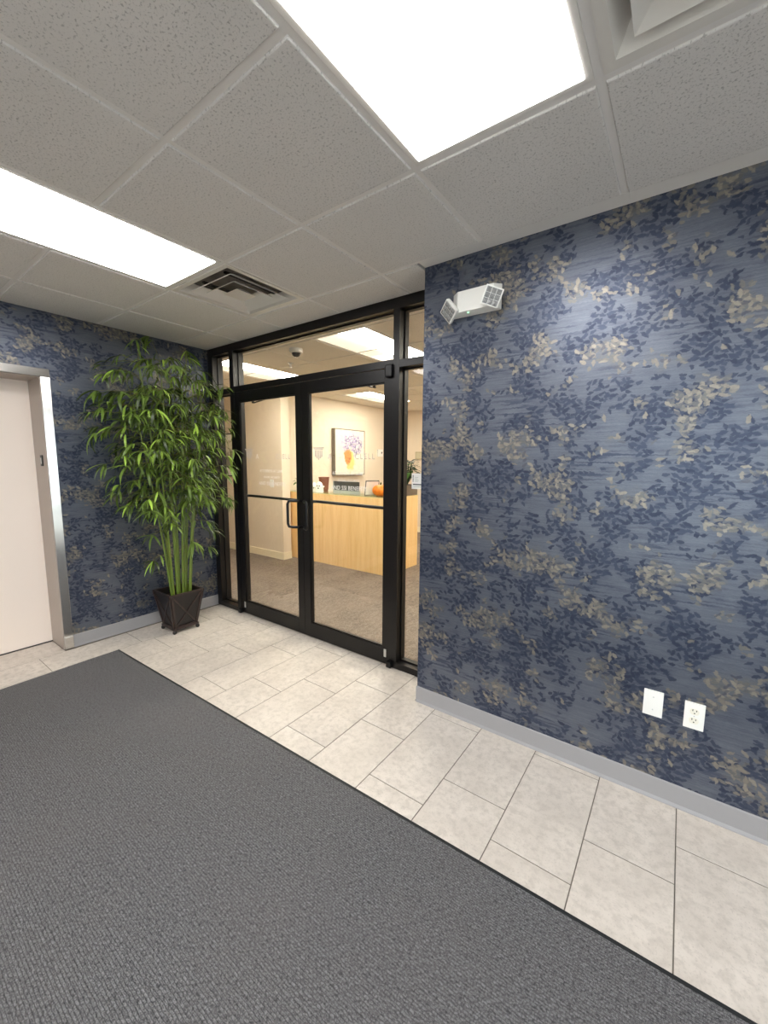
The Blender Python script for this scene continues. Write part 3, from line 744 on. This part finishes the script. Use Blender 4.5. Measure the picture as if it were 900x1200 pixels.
for k in range(4):   # crossed battens and edge strips on each side
    rot = Matrix.Translation(PC) @ Matrix.Rotation(math.pi/2*k, 4, 'Z')
    def P(u, t, out=0.003): r = R0 + (R1-0.004-R0)*t; return rot @ Vector((u*(r-0.008), -(r+out), ZB + (PH-0.014-ZB)*t))
    n_ = rot.to_3x3() @ Vector((0, -1, 0))
    for a, c in (((-0.9, 0.06), (0.9, 0.97)), ((-0.9, 0.97), (0.9, 0.06))): MB().bar(P(*a), P(*c), 0.011, 0.008, n_).build('batten', M_LATTICE, pot)
    for sx in (-1, 1): MB().bar(P(sx*0.97, 0.0), P(sx*0.97, 1.0), 0.018, 0.010, n_).build('edge_strip', M_LATTICE, pot)
    MB().bar(P(-0.95, 0.035), P(0.95, 0.035), 0.018, 0.010, (0, 0, 1)).build('lower_rail', M_LATTICE, pot)
MB().box(PC.x-R1+0.03, PC.x+R1-0.03, PC.y-R1+0.03, PC.y+R1-0.03, PH-0.075, PH-0.06).build('soil', pmat('dark_moss', (44, 38, 26), 0.95, noise=0.4, nscale=60, bump=0.6, bscale=120), pot)

def leaf_mat(name, dark, mid, light):
    m, nt, b = new_mat(name); N = NB(nt)
    oi = nt.nodes.new('ShaderNodeObjectInfo').outputs['Random']; ri = nt.nodes.new('ShaderNodeNewGeometry').outputs['Random Per Island']
    r = N.math('FRACT', N.math('ADD', oi, ri))
    g = N.mix(N.ramp(r, 0.0, 0.6), col4(dark), col4(mid)); g = N.mix(N.ramp(r, 0.80, 1.0), g, col4(light))
    lk(nt, g, b.inputs['Base Color']); b.inputs['Roughness'].default_value = 0.38; b.inputs['Specular IOR Level'].default_value = 0.45
    tr = nt.nodes.new('ShaderNodeBsdfTranslucent'); lk(nt, g, tr.inputs[0])
    mx = nt.nodes.new('ShaderNodeMixShader'); mx.inputs[0].default_value = 0.22
    out = nt.nodes['Material Output']; lk(nt, b.outputs[0], mx.inputs[1]); lk(nt, tr.outputs[0], mx.inputs[2]); lk(nt, mx.outputs[0], out.inputs[0])
    return m
M_LEAF = leaf_mat('bamboo_leaf', (50, 64, 28), (100, 124, 52), (178, 214, 90))
def stem_mat():
    m, nt, b = new_mat('bamboo_cane'); N = NB(nt); o = N.obj()
    g = N.mix(N.noise(N.vmath('MULTIPLY', o, (60, 60, 4)), 1.0, 3), col4((86, 112, 40)), col4((122, 138, 54)))
    g = N.mix(N.ramp(N.noise(o, 14, 2), 0.55, 0.75, 0, 0.5), g, col4((112, 96, 52)))
    lk(nt, g, b.inputs['Base Color']); b.inputs['Roughness'].default_value = 0.35; return m
M_STEM = stem_mat()
M_TWIG = pmat('bamboo_twig', (112, 110, 56), 0.5, noise=0.2)
rnd = random.Random(21)
def leaf_geo(length, width, droop, fold=0.22, n=6):
    vs, fs = [], []
    for i in range(n+1):
        t = i/n; w = width/2*(math.sin(math.pi*min(1, (t*0.92+0.06)))**0.8)*(1-0.25*t); w = max(w, 0.0006)
        a = droop*t; y = length*(math.sin(a)/droop if droop > 0.01 else t); z = -length*((1-math.cos(a))/droop if droop > 0.01 else 0)
        vs += [(-w, y, z+w*fold), (0, y, z), (w, y, z+w*fold)]
    for i in range(n):
        o = i*3; fs += [(o, o+1, o+4, o+3), (o+1, o+2, o+5, o+4)]
    return vs, fs
variants = [(0.145, 0.021, 0.7), (0.165, 0.023, 1.1), (0.125, 0.019, 0.9), (0.15, 0.021, 1.5), (0.10, 0.016, 0.6)]
leaf_geos = [leaf_geo(*v) for v in variants]
leaves = []; twigs = []
def clear(p): return p.x > 0.03 and p.y < D-0.03
def add_leaf(p, d, scale=1.0):
    d = d.normalized(); k = rnd.randrange(len(variants))
    up = Vector((rnd.uniform(-.35, .35), rnd.uniform(-.35, .35), 1)); x = d.cross(up)
    if x.length < 0.15: x = d.cross(Vector((1, 0.3, 0.2)))
    x.normalize(); z = x.cross(d)
    s = scale*rnd.uniform(0.8, 1.2)
    M = Matrix(((x.x*s, d.x*s, z.x*s, p.x), (x.y*s, d.y*s, z.y*s, p.y), (x.z*s, d.z*s, z.z*s, p.z), (0, 0, 0, 1)))
    vs = [M @ Vector(v) for v in leaf_geos[k][0]]
    if not all(clear(v) and v.z < H-0.03 for v in vs): return
    leaves.append((k, M))
def spray(p, d, length, nleaf):
    """a thin arching twig that ends in a fan of narrow leaves, a few more along it"""
    d = d.normalized(); pts = [p.copy()]; q = p.copy(); dd = d.copy(); n = 6
    for i in range(n):
        q = q + dd*length/n; dd = (dd + Vector((0, 0, -0.13))).normalized()
        if not clear(q): break
        pts.append(q.copy())
    if len(pts) < 3: return
    twigs.append((pts, 0.0022))
    td = (pts[-1]-pts[-2]).normalized(); hd = math.atan2(td.y, td.x)
    nf = max(4, int(nleaf*0.7))
    for i in range(nf):          # fan at the tip
        a = hd + math.radians(150)*((i+0.5)/nf-0.5) + rnd.uniform(-.12, .12)
        add_leaf(pts[-1], Vector((math.cos(a), math.sin(a), rnd.uniform(-0.75, 0.25))), 1.0)
    for i in range(nleaf-nf):    # pairs along the twig
        k = rnd.randrange(2, len(pts)); a = hd + (1 if i % 2 else -1)*rnd.uniform(0.5, 1.1)
        add_leaf(pts[k], Vector((math.cos(a), math.sin(a), rnd.uniform(-0.6, 0.2))), 0.9)
# canes: (base dx, base dy, top x, top y, top z)
canes = [(0.05, -0.082, 0.36, -0.62, 2.00), (0.02, -0.060, 0.30, -0.52, 2.24), (0.06, -0.038, 0.44, -0.42, 2.05), (-0.05, -0.020, 0.18, -0.48, 2.30),
         (0.04, -0.010, 0.28, -0.35, 2.32), (0.05, 0.014, 0.42, -0.24, 2.16), (-0.04, 0.035, 0.17, -0.22, 2.22), (0.04, 0.040, 0.30, -0.14, 2.26),
         (0.06, 0.066, 0.40, -0.07, 2.05), (-0.03, 0.085, 0.18, -0.02, 2.12), (0.03, 0.090, 0.30, 0.00, 1.95), (0.065, -0.075, 0.52, -0.52, 1.70)]
for ci, (bx, by, tx, ty, tz) in enumerate(canes):
    base = Vector((PC.x+bx, PC.y+by, PH-0.07)); top = Vector((tx, ty, tz)); mid = base.lerp(top, 0.5) + Vector((0, 0, 0.0)); mid.x = base.x*0.65+top.x*0.35; mid.y = base.y*0.68+top.y*0.32
    pts, rad = [], []; n = 26; r0 = rnd.uniform(0.0095, 0.0120)
    def at(t): return base*(1-t)**2 + mid*2*t*(1-t) + top*t*t
    for i in range(n+1):
        t = i/n; r = r0*(1-0.62*t)
        if i and i % 3 == 0:      # node swelling
            pts += [at(t-0.006), at(t), at(t+0.006) if t < 1 else at(t)+Vector((0, 0, 0.004))]; rad += [r, r*1.22, r]
        else: pts.append(at(t)); rad.append(r)
    MB().tube(pts, rad, 8).build('cane', M_STEM, pl, smooth=True)
    # sprays at the nodes, denser towards the top
    nn = 13
    for i in range(nn):
        t = 0.30 + 0.70*i/(nn-1); p = at(t)
        if p.z < 1.05: continue
        k = 2 if (p.z < 1.40 or ci % 2) else 3
        for _ in range(k):
            a = rnd.uniform(0, 2*math.pi)
            out = Vector((math.cos(a)*0.85+0.10, math.sin(a), 0)) + 0.8*Vector((p.x-PC.x, p.y-PC.y, 0))
            out = out.normalized() + Vector((0, 0, rnd.uniform(0.15, 0.75)))
            ln = rnd.uniform(0.10, 0.32)
            spray(p, out, ln, rnd.randint(6, 9))
    spray(at(1.0), (top-mid)+Vector((rnd.uniform(-.3, .3), rnd.uniform(-.3, .3), 0.3)), 0.20, 8)
# long side sprays that give the crown its left and front reach
for (x, y, z, dx, dy, dz, ln) in ((0.36, -0.50, 1.62, 0.15, -1, 0.55, 0.42), (0.34, -0.52, 1.80, 0.1, -1, 0.45, 0.40), (0.36, -0.48, 1.42, 0.2, -1, 0.5, 0.40), (0.32, -0.50, 1.95, 0.2, -1, 0.5, 0.38),
                                  (0.30, -0.47, 2.05, 0.2, -1, 0.6, 0.36), (0.34, -0.45, 1.30, 0.25, -1, 0.4, 0.34), (0.40, -0.40, 1.20, 0.6, -0.8, 0.35, 0.30), (0.36, -0.02, 1.70, 0.4, 0.5, 0.6, 0.22),
                                  (0.36, -0.05, 1.40, 0.6, 0.5, 0.5, 0.24), (0.38, -0.10, 1.15, 0.7, 0.5, 0.4, 0.24), (0.40, -0.3, 1.50, 1, -0.1, 0.4, 0.28), (0.40, -0.28, 1.25, 1, 0.1, 0.4, 0.26),
                                  (0.34, -0.38, 0.90, 0.5, -1, 0.35, 0.20), (0.36, -0.36, 0.98, 0.9, -0.5, 0.4, 0.16), (0.38, -0.22, 0.96, 0.8, 0.5, 0.4, 0.16), (0.37, -0.18, 0.90, 0.6, 0.8, 0.2, 0.15), (0.32, -0.46, 1.24, 0.3, -1, 0.5, 0.34), (0.28, -0.50, 1.90, 0.3, -1, 0.3, 0.36), (0.30, -0.50, 2.12, 0.5, -0.9, 0.5, 0.30), (0.36, -0.28, 0.80, 1, 0.0, 0.4, 0.18), (0.36, -0.22, 0.74, 0.8, 0.6, 0.3, 0.17), (0.33, -0.40, 0.70, 0.4, -0.9, 0.2, 0.17), (0.40, -0.20, 1.85, 0.9, 0.3, 0.4, 0.28),
                                  (0.40, -0.40, 1.72, 0.9, -0.5, 0.4, 0.28), (0.33, -0.46, 1.55, 0.5, -0.9, 0.3, 0.34), (0.33, -0.44, 1.72, 0.4, -0.9, 0.6, 0.34)):
    spray(Vector((x, y, z)), Vector((dx, dy, dz)), ln, 9)
# the leaves nearest to the viewer are single parts, the rest one joined part
order = sorted(range(len(leaves)), key=lambda i: (leaves[i][1].translation - CAM).length)
leaf_meshes = [MB().add(*g).mesh('leaf', M_LEAF, smooth=True) for g in leaf_geos]
for i in order[:300]: link('leaf', leaf_meshes[leaves[i][0]], pl, leaves[i][1])
b = MB()
for i in order[300:]: b.add([leaves[i][1] @ Vector(v) for v in leaf_geos[leaves[i][0]][0]], leaf_geos[leaves[i][0]][1])
if b.v: tag(b.build('foliage', M_LEAF, pl, smooth=True), kind='stuff')
b = MB()
for p_, r_ in twigs: b.tube(p_, [r_*(1-0.6*i/len(p_)) for i in range(len(p_))], 5)
tag(b.build('twigs', M_TWIG, pl, smooth=True), kind='stuff')
print('leaves', len(leaves))

# ---- reception desk
DX0, DX1, DY0, DY1, DZ = WPX+0.004, 0.802, 2.170, 2.945, 1.030
dk = thing('reception_desk', (0, DY0, 0), 'light maple reception desk behind the glass doors', 'desk')
seams = [DX0, -0.452, 0.175, DX1]
for i in range(3): MB().box(seams[i]+0.0006, seams[i+1]-0.0006, DY0, DY0+0.03, 0.0, DZ-0.03).build('front_panel', M_MAPLE, dk, bevel=0.0008)
MB().box(DX1-0.03, DX1, DY0+0.031, DY1, 0.0, DZ-0.03).build('end_panel', M_MAPLE, dk)
MB().box(DX0, DX1, DY0, DY0+0.40, DZ-0.03, DZ).build('counter_top', M_MAPLE, dk, bevel=0.002)
MB().box(DX1-0.40, DX1, DY0+0.401, DY1, DZ-0.03, DZ).build('counter_top', M_MAPLE, dk, bevel=0.002)
MB().box(DX0+0.02, DX1-0.03, DY0+0.40, DY1-0.05, 0.70, 0.73).build('work_surface', M_MAPLE, dk)
MB().box(DX0, DX1-0.004, DY0+0.012, DY0+0.385, DZ, DZ+0.008).build('glass_ledge', M_GLASS_GREEN, dk)
MB().box(DX1-0.385, DX1-0.004, DY0+0.386, DY1-0.004, DZ, DZ+0.008).build('glass_ledge', M_GLASS_GREEN, dk)
CT = DZ+0.0085

# ---- things on the counter
M_GHOST = pmat('white_felt', (244, 242, 236), 0.7, noise=0.01)
def ghost(x, y, s, label, turn):
    t = thing('ghost_figurine', (x, y, CT), label, 'figurine', 'ghost figurines on the counter')
    n = 22; prof = [(0.062, 0.0), (0.066, 0.03), (0.060, 0.075), (0.050, 0.115), (0.034, 0.143), (0.014, 0.156), (0.002, 0.158)]
    vs = []
    for r, z in prof:
        for k in range(n):
            a = 2*math.pi*k/n; w = 1 + (0.10*math.cos(6*a) if z < 0.05 else 0.0)*(1-z/0.05 if z < 0.05 else 0)
            vs.append((r*w*math.cos(a), r*w*0.72*math.sin(a), z))
    fs = [(i*n+k, i*n+(k+1) % n, (i+1)*n+(k+1) % n, (i+1)*n+k) for i in range(len(prof)-1) for k in range(n)] + [tuple(range(n)), tuple((len(prof)-1)*n+k for k in range(n))]
    M = Matrix.Translation((x, y, CT)) @ Matrix.Rotation(turn, 4, 'Z') @ Matrix.Scale(s, 4)
    MB().add(vs, fs).xf(M).build('body', M_GHOST, t, smooth=True)
    for ex in (-0.017, 0.017): MB().lathe([(0.001, -0.047), (0.009, -0.045), (0.009, -0.036)], 12, (ex, 0, 0.093), 'y').xf(M).build('eye', M_DARK, t)
    MB().lathe([(0.001, -0.051), (0.010, -0.049), (0.010, -0.038)], 12, (0, 0, 0.060), 'y').xf(M).build('mouth', M_DARK, t)
    for sx in (-1, 1): MB().tube([(sx*0.05, -0.01, 0.085), (sx*0.075, -0.022, 0.080), (sx*0.088, -0.026, 0.090)], [0.014, 0.012, 0.006], 8).xf(M).build('arm', M_GHOST, t, smooth=True)
ghost(-0.575, 2.33, 1.02, 'white ghost figurine with a black face left on the reception counter', 0.45)
ghost(-0.745, 2.40, 0.92, 'white ghost figurine half hidden by the door stile', 0.45)
M_BROWN = pmat('brown_wicker', (126, 72, 44), 0.7, noise=0.25, nscale=90)
t = thing('brown_basket', (-0.64, 2.50, CT), 'reddish brown basket behind the white ghost figurines', 'basket')
MB().lathe([(0.062, 0.0), (0.070, 0.10), (0.078, 0.200), (0.084, 0.205), (0.084, 0.222), (0.070, 0.222), (0.066, 0.20), (0.050, 0.03)], 20, (-0.64, 2.50, CT)).build('bowl', M_BROWN, t, smooth=True)
for k in range(5): MB().lathe([(0.0685+0.0028*k, 0.035+k*0.034), (0.0725+0.0028*k, 0.040+k*0.034), (0.0705+0.0028*k, 0.046+k*0.034)], 20, (-0.64, 2.50, CT)).build('band', M_BROWN, t, smooth=True)
M_SCREEN = pmat('dark_grey_panel', (58, 60, 58), 0.5, noise=0.05)
M_PALEGREY = pmat('pale_grey_plastic', (168, 174, 168), 0.4, noise=0.02)
t = thing('desk_display', (-0.06, 2.36, CT), 'wide dark grey display panel on a pale grey stand on the counter', 'display')
MB().box(-0.305, 0.185, 2.350, 2.372, CT+0.046, CT+0.178).build('panel', M_SCREEN, t, bevel=0.003)
MB().box(-0.300, 0.180, 2.343, 2.395, CT, CT+0.044).build('stand', M_PALEGREY, t, bevel=0.003)
MB().box(-0.305, -0.290, 2.346, 2.350, CT+0.046, CT+0.178).build('edge_clip', M_PALEGREY, t)
M_ORANGE = pmat('orange_pumpkin', (236, 128, 20), 0.4, noise=0.12, nscale=20)
t = thing('pumpkin', (0.565, 2.36, CT), 'bright orange pumpkin on the right of the reception counter', 'pumpkin')
vs, n, mm = [], 48, 14
for i in range(mm+1):
    ph = math.pi*i/mm
    for k in range(n):
        a = 2*math.pi*k/n; rr = 0.118*(1-0.085*abs(math.cos(5*a))**3)*math.sin(ph)**0.85
        vs.append((0.565+rr*math.cos(a), 2.36+rr*math.sin(a), CT+0.078-0.078*math.cos(ph)*(-1) - (0.010 if i == mm else 0)))
fs = [(i*n+k, i*n+(k+1) % n, (i+1)*n+(k+1) % n, (i+1)*n+k) for i in range(mm) for k in range(n)]
vs = [(x, y, CT+max(0.0, z-CT)) for x, y, z in vs]
MB().add(vs, fs).build('shell', M_ORANGE, t, smooth=True)
MB().tube([(0.565, 2.36, CT+0.140), (0.568, 2.355, CT+0.165), (0.580, 2.350, CT+0.182)], [0.018, 0.012, 0.011], 8).build('stem', pmat('pumpkin_stem', (74, 92, 40), 0.7, noise=0.2), t, smooth=True)
t = thing('white_frame', (0.41, 2.36, CT), 'white dark-edged picture frame leaning beside the orange pumpkin', 'picture frame')
M_ = Matrix.Translation((0.375, 2.33, CT+0.002)) @ Matrix.Rotation(math.radians(-30), 4, 'Z') @ Matrix.Rotation(math.radians(14), 4, 'Y')
MB().box(-0.006, 0.008, -0.06, 0.14, 0.002, 0.212).xf(M_).build('frame', M_DARK, t, bevel=0.002)
MB().box(0.008, 0.0095, -0.05, 0.13, 0.012, 0.200).xf(M_).build('sheet', M_PLASTIC, t)
MB().box(-0.004, 0.006, -0.0625, -0.0605, 0.014, 0.20).xf(M_).build('sheet', M_PLASTIC, t)
MB().box(-0.0085, -0.006, -0.05, 0.13, 0.012, 0.200).xf(M_).build('backing', M_PLASTIC, t)

# ---- green plants in the office
M_OLEAF = leaf_mat('glossy_leaf', (18, 38, 14), (28, 58, 22), (70, 108, 42))
def leafy(name, c, z0, nl, spread, height, ll, label, potf):
    t = thing(name, (c[0], c[1], z0), label, 'potted plant')
    potf(t)
    g = leaf_geo(ll, ll*0.62, 0.9, 0.12, 6); me = MB().add(*g).mesh('leaf', M_OLEAF, smooth=True)
    for i in range(nl):
        a = i*2.4+rnd.uniform(-.3, .3); k = (i+0.5)/nl; p = Vector((c[0]+math.cos(a)*spread*0.35*(1-k*0.3), c[1]+math.sin(a)*spread*0.35*(1-k*0.3), z0+potf.h+height*(0.30+0.62*k)))
        d = Vector((math.cos(a), math.sin(a), 0.75-0.9*(1-k))).normalized(); x = d.cross(Vector((0, 0, 1))).normalized(); zz = x.cross(d); s = rnd.uniform(0.8, 1.15)
        link('leaf', me, t, Matrix(((x.x*s, d.x*s, zz.x*s, p.x), (x.y*s, d.y*s, zz.y*s, p.y), (x.z*s, d.z*s, zz.z*s, p.z), (0, 0, 0, 1))))
        MB().tube([(c[0], c[1], z0+potf.h-0.02), ((c[0]+p.x)/2, (c[1]+p.y)/2, (z0+potf.h+p.z)/2+0.01), p], 0.003, 5).build('stalk', M_OLEAF, t)
def pot_box(t):
    x, y = 0.655, 2.79
    MB().box(x-0.14, x+0.14, y-0.15, y+0.15, CT, DZ+0.15).build('planter', M_TAUPE, t, bevel=0.004)
    MB().box(x-0.13, x+0.13, y-0.14, y+0.14, DZ+0.15, DZ+0.156).build('soil', M_DUCT, t)
pot_box.h = 0.15
leafy('potted_foliage_plant', (0.700, 2.80), CT, 70, 0.30, 0.36, 0.125, 'broad-leaved green plant in a taupe box seen through the right sidelight', pot_box)
def pot_round(t):
    MB().lathe([(0.034, 0.0), (0.046, 0.07), (0.048, 0.085), (0.042, 0.085), (0.038, 0.07)], 16, (-0.985, 2.30, CT)).build('pot', M_PLASTIC, t, smooth=True)
pot_round.h = 0.08
leafy('small_plant', (-0.985, 2.30), CT, 14, 0.12, 0.12, 0.075, 'small green plant in a white pot at the left end of the counter', pot_round)

# ---- pictures and wall devices in the office
def painting_mat():
    m, nt, b = new_mat('flower_painting'); N = NB(nt); o = N.obj(); s = N.sep(o)
    y = N.math('DIVIDE', N.math('SUBTRACT', s[1], 3.665), 0.41); z = N.math('DIVIDE', N.math('SUBTRACT', s[2], 1.667), 0.41)
    w1 = N.noise(o, 7, 4, 0.6); w2 = N.noise(N.vmath('ADD', o, (3, 8, 5)), 7, 4, 0.6)
    y = N.math('ADD', y, N.math('MULTIPLY', N.math('SUBTRACT', w1, 0.5), 0.5)); z = N.math('ADD', z, N.math('MULTIPLY', N.math('SUBTRACT', w2, 0.5), 0.5))
    def blob(cy, cz, ry, rz, lo=0.75, hi=1.05):
        a = N.math('DIVIDE', N.math('SUBTRACT', y, cy), ry); c = N.math('DIVIDE', N.math('SUBTRACT', z, cz), rz)
        return N.ramp(N.math('ADD', N.math('MULTIPLY', a, a), N.math('MULTIPLY', c, c)), hi, lo)
    n1 = N.noise(o, 26, 4, 0.7); n2 = N.noise(N.vmath('ADD', o, (1, 2, 3)), 34, 3, 0.6)
    g = N.mix(N.ramp(n1, 0.4, 0.7), col4((226, 222, 204)), col4((206, 208, 192)))
    g = N.mix(N.math('MULTIPLY', blob(0.12, 0.34, 0.78, 0.58, 0.5, 1.2), N.ramp(n1, 0.40, 0.54)), g, col4((172, 160, 196)))
    g = N.mix(N.math('MULTIPLY', blob(0.22, 0.36, 0.65, 0.50, 0.5, 1.1), N.ramp(n2, 0.50, 0.60)), g, col4((96, 88, 124)))
    g = N.mix(blob(0.02, -0.38, 0.36, 0.52, 0.5, 1.1), g, col4((244, 206, 128)))
    g = N.mix(blob(-0.14, -0.20, 0.30, 0.42, 0.4, 1.0), g, col4((216, 142, 78)))
    g = N.mix(N.math('MULTIPLY', blob(-0.18, -0.32, 0.20, 0.30, 0.4, 1.0), N.ramp(n1, 0.45, 0.6)), g, col4((156, 92, 48)))
    g = N.mix(N.math('MULTIPLY', N.ramp(n2, 0.66, 0.72), 0.7), g, col4((78, 80, 70)))
    lk(nt, g, b.inputs['Base Color']); b.inputs['Roughness'].default_value = 0.6; return m
t = thing('flower_painting', (WPX, 3.665, 1.25), 'framed canvas of lavender flowers in an orange vase on the office wall', 'painting')
fx = -1.105
MB().box(fx-0.006, fx, 3.262, 4.070, 1.266, 2.068).build('canvas', painting_mat(), t)
M_PFR = pmat('grey_brown_frame', (108, 98, 84), 0.5, noise=0.06)
for nm, (y0, y1, z0, z1) in {'a': (3.248, 3.262, 1.252, 2.082), 'b': (4.070, 4.084, 1.252, 2.082), 'c': (3.262, 4.070, 2.068, 2.082), 'd': (3.262, 4.070, 1.252, 1.266)}.items():
    MB().box(WPX, fx+0.004, y0, y1, z0, z1).build('frame_rail', M_PFR, t)
t = thing('thermostat', (WPX, 4.66, 1.6), 'white thermostat box on the wall right of the flower painting', 'thermostat')
MB().box(WPX, WPX+0.03, 4.575, 4.745, 1.605, 1.750).build('case', M_PLASTIC, t, bevel=0.006)
MB().lathe([(0.018, 0.030), (0.018, 0.034), (0.010, 0.036)], 14, (WPX, 4.70, 1.685), 'x').build('sensor', M_DARK, t)
t = thing('light_switch', (-1.20, PY0, 1.10), 'white light switch plate on the cream partition', 'light switch')
MB().box(-1.245, -1.160, PY0-0.008, PY0, 1.102, 1.222).build('cover_plate', M_PLASTIC, t, bevel=0.003)
MB().box(-1.216, -1.190, PY0-0.012, PY0-0.008, 1.128, 1.196).build('rocker', M_CREAM_PLASTIC, t, bevel=0.0015)
def grey_art():
    m, nt, b = new_mat('grey_landscape_print'); N = NB(nt); o = N.obj(); s = N.sep(o)
    z = N.math('ADD', s[2], N.math('MULTIPLY', N.noise(o, 9, 5, 0.65), 0.14)); 
    g = N.mix(N.ramp(z, 1.80, 1.60), col4((222, 220, 198)), col4((140, 138, 124))); g = N.mix(N.ramp(N.noise(o, 22, 4, 0.7), 0.54, 0.66, 0, 0.6), g, col4((96, 94, 88)))
    lk(nt, g, b.inputs['Base Color']); b.inputs['Roughness'].default_value = 0.5; return m
t = thing('framed_print', (-2.45, PY0, 1.26), 'black framed grey landscape print seen through the left sidelight', 'framed print')
ax0, ax1, az0, az1 = -2.92, -2.02, 1.258, 1.932
MB().box(ax0, ax1, PY0-0.010, PY0-0.001, az0, az1).build('mount', M_PLASTIC, t)
MB().box(ax0+0.13, ax1-0.13, PY0-0.0125, PY0-0.010, 1.388, 1.84).build('print', grey_art(), t)
for (x0, x1, z0, z1) in ((ax0-0.016, ax1+0.016, az1, az1+0.016), (ax0-0.016, ax1+0.016, az0-0.018, az0), (ax0-0.016, ax0, az0, az1), (ax1, ax1+0.016, az0, az1)):
    MB().box(x0, x1, PY0-0.024, PY0-0.001, z0, z1).build('frame_rail', M_DARK, t)
t = thing('wall_sign', (-0.62, OY1, 1.56), 'small olive beige sign box on the far office wall', 'sign')
MB().box(-0.735, -0.50, OY1-0.05, OY1, 1.560, 1.715).build('box', pmat('olive_beige', (178, 168, 138), 0.6, noise=0.05), t, bevel=0.004)
MB().box(-0.715, -0.52, OY1-0.052, OY1-0.05, 1.580, 1.695).build('face', pmat('pale_olive', (194, 186, 158), 0.6, noise=0.05), t)

# ---- paper notice taped inside the right sidelight
t = thing('paper_notice', (2.40, GY, 1.32), 'white printed notice stuck to the right sidelight glass', 'notice')
yn = GY-0.0045
MB().box(2.352, 2.452, yn, yn+0.0008, 1.320, 1.427).build('sheet', M_PLASTIC, t)
M_INK = pmat('grey_ink', (70, 72, 78), 0.6, noise=0.05)
b = MB()
for z in (1.412, 1.404, 1.396, 1.388, 1.380, 1.372): b.box(2.359, 2.367, yn-0.0004, yn, z-0.0028, z+0.0028)
b.build('print_mark', M_INK, t)
b = MB()
for z, x1 in ((1.400, 2.404), (1.390, 2.398), (1.380, 2.408), (1.372, 2.402)): b.box(2.378, x1, yn-0.0004, yn, z-0.0012, z+0.0012)
b.build('print_mark', M_PALEGREY, t)
MB().box(2.362, 2.440, yn-0.0004, yn, 1.347, 1.3545).build('print_mark', M_INK, t)
MB().box(2.366, 2.436, yn-0.0004, yn, 1.334, 1.337).build('print_mark', M_PALEGREY, t)

# ---- dome camera and sprinkler on the office ceiling
t = thing('dome_camera', (0.775, 0.70, H), 'white dome security camera on the office ceiling above the doors', 'camera')
MB().lathe([(0.066, 0.0), (0.066, -0.022), (0.060, -0.034), (0.046, -0.040)], 24, (0.775, 0.70, H-0.007)).build('base', M_WHITE_METAL, t, smooth=True)
vs = [(0.044*math.cos(a*math.pi/16), -0.036-0.040*math.sin(a*math.pi/16)) for a in range(0, 8)] + [(0.001, -0.076)]
MB().lathe(vs, 24, (0.775, 0.70, H-0.007)).build('lens_dome', pmat('smoked_dome', (30, 28, 28), 0.08, noise=0.02), t, smooth=True)
t = thing('sprinkler', (0.295, 1.05, H), 'small chrome fire sprinkler on the office ceiling beyond the dome camera', 'sprinkler')
MB().lathe([(0.035, 0.0), (0.034, -0.006), (0.014, -0.010), (0.012, -0.04)], 16, (0.295, 1.05, H-0.007)).build('escutcheon', M_SILVER, t, smooth=True)
MB().lathe([(0.022, -0.044), (0.022, -0.047), (0.006, -0.050)], 16, (0.295, 1.05, H-0.007)).build('deflector', M_SILVER, t)
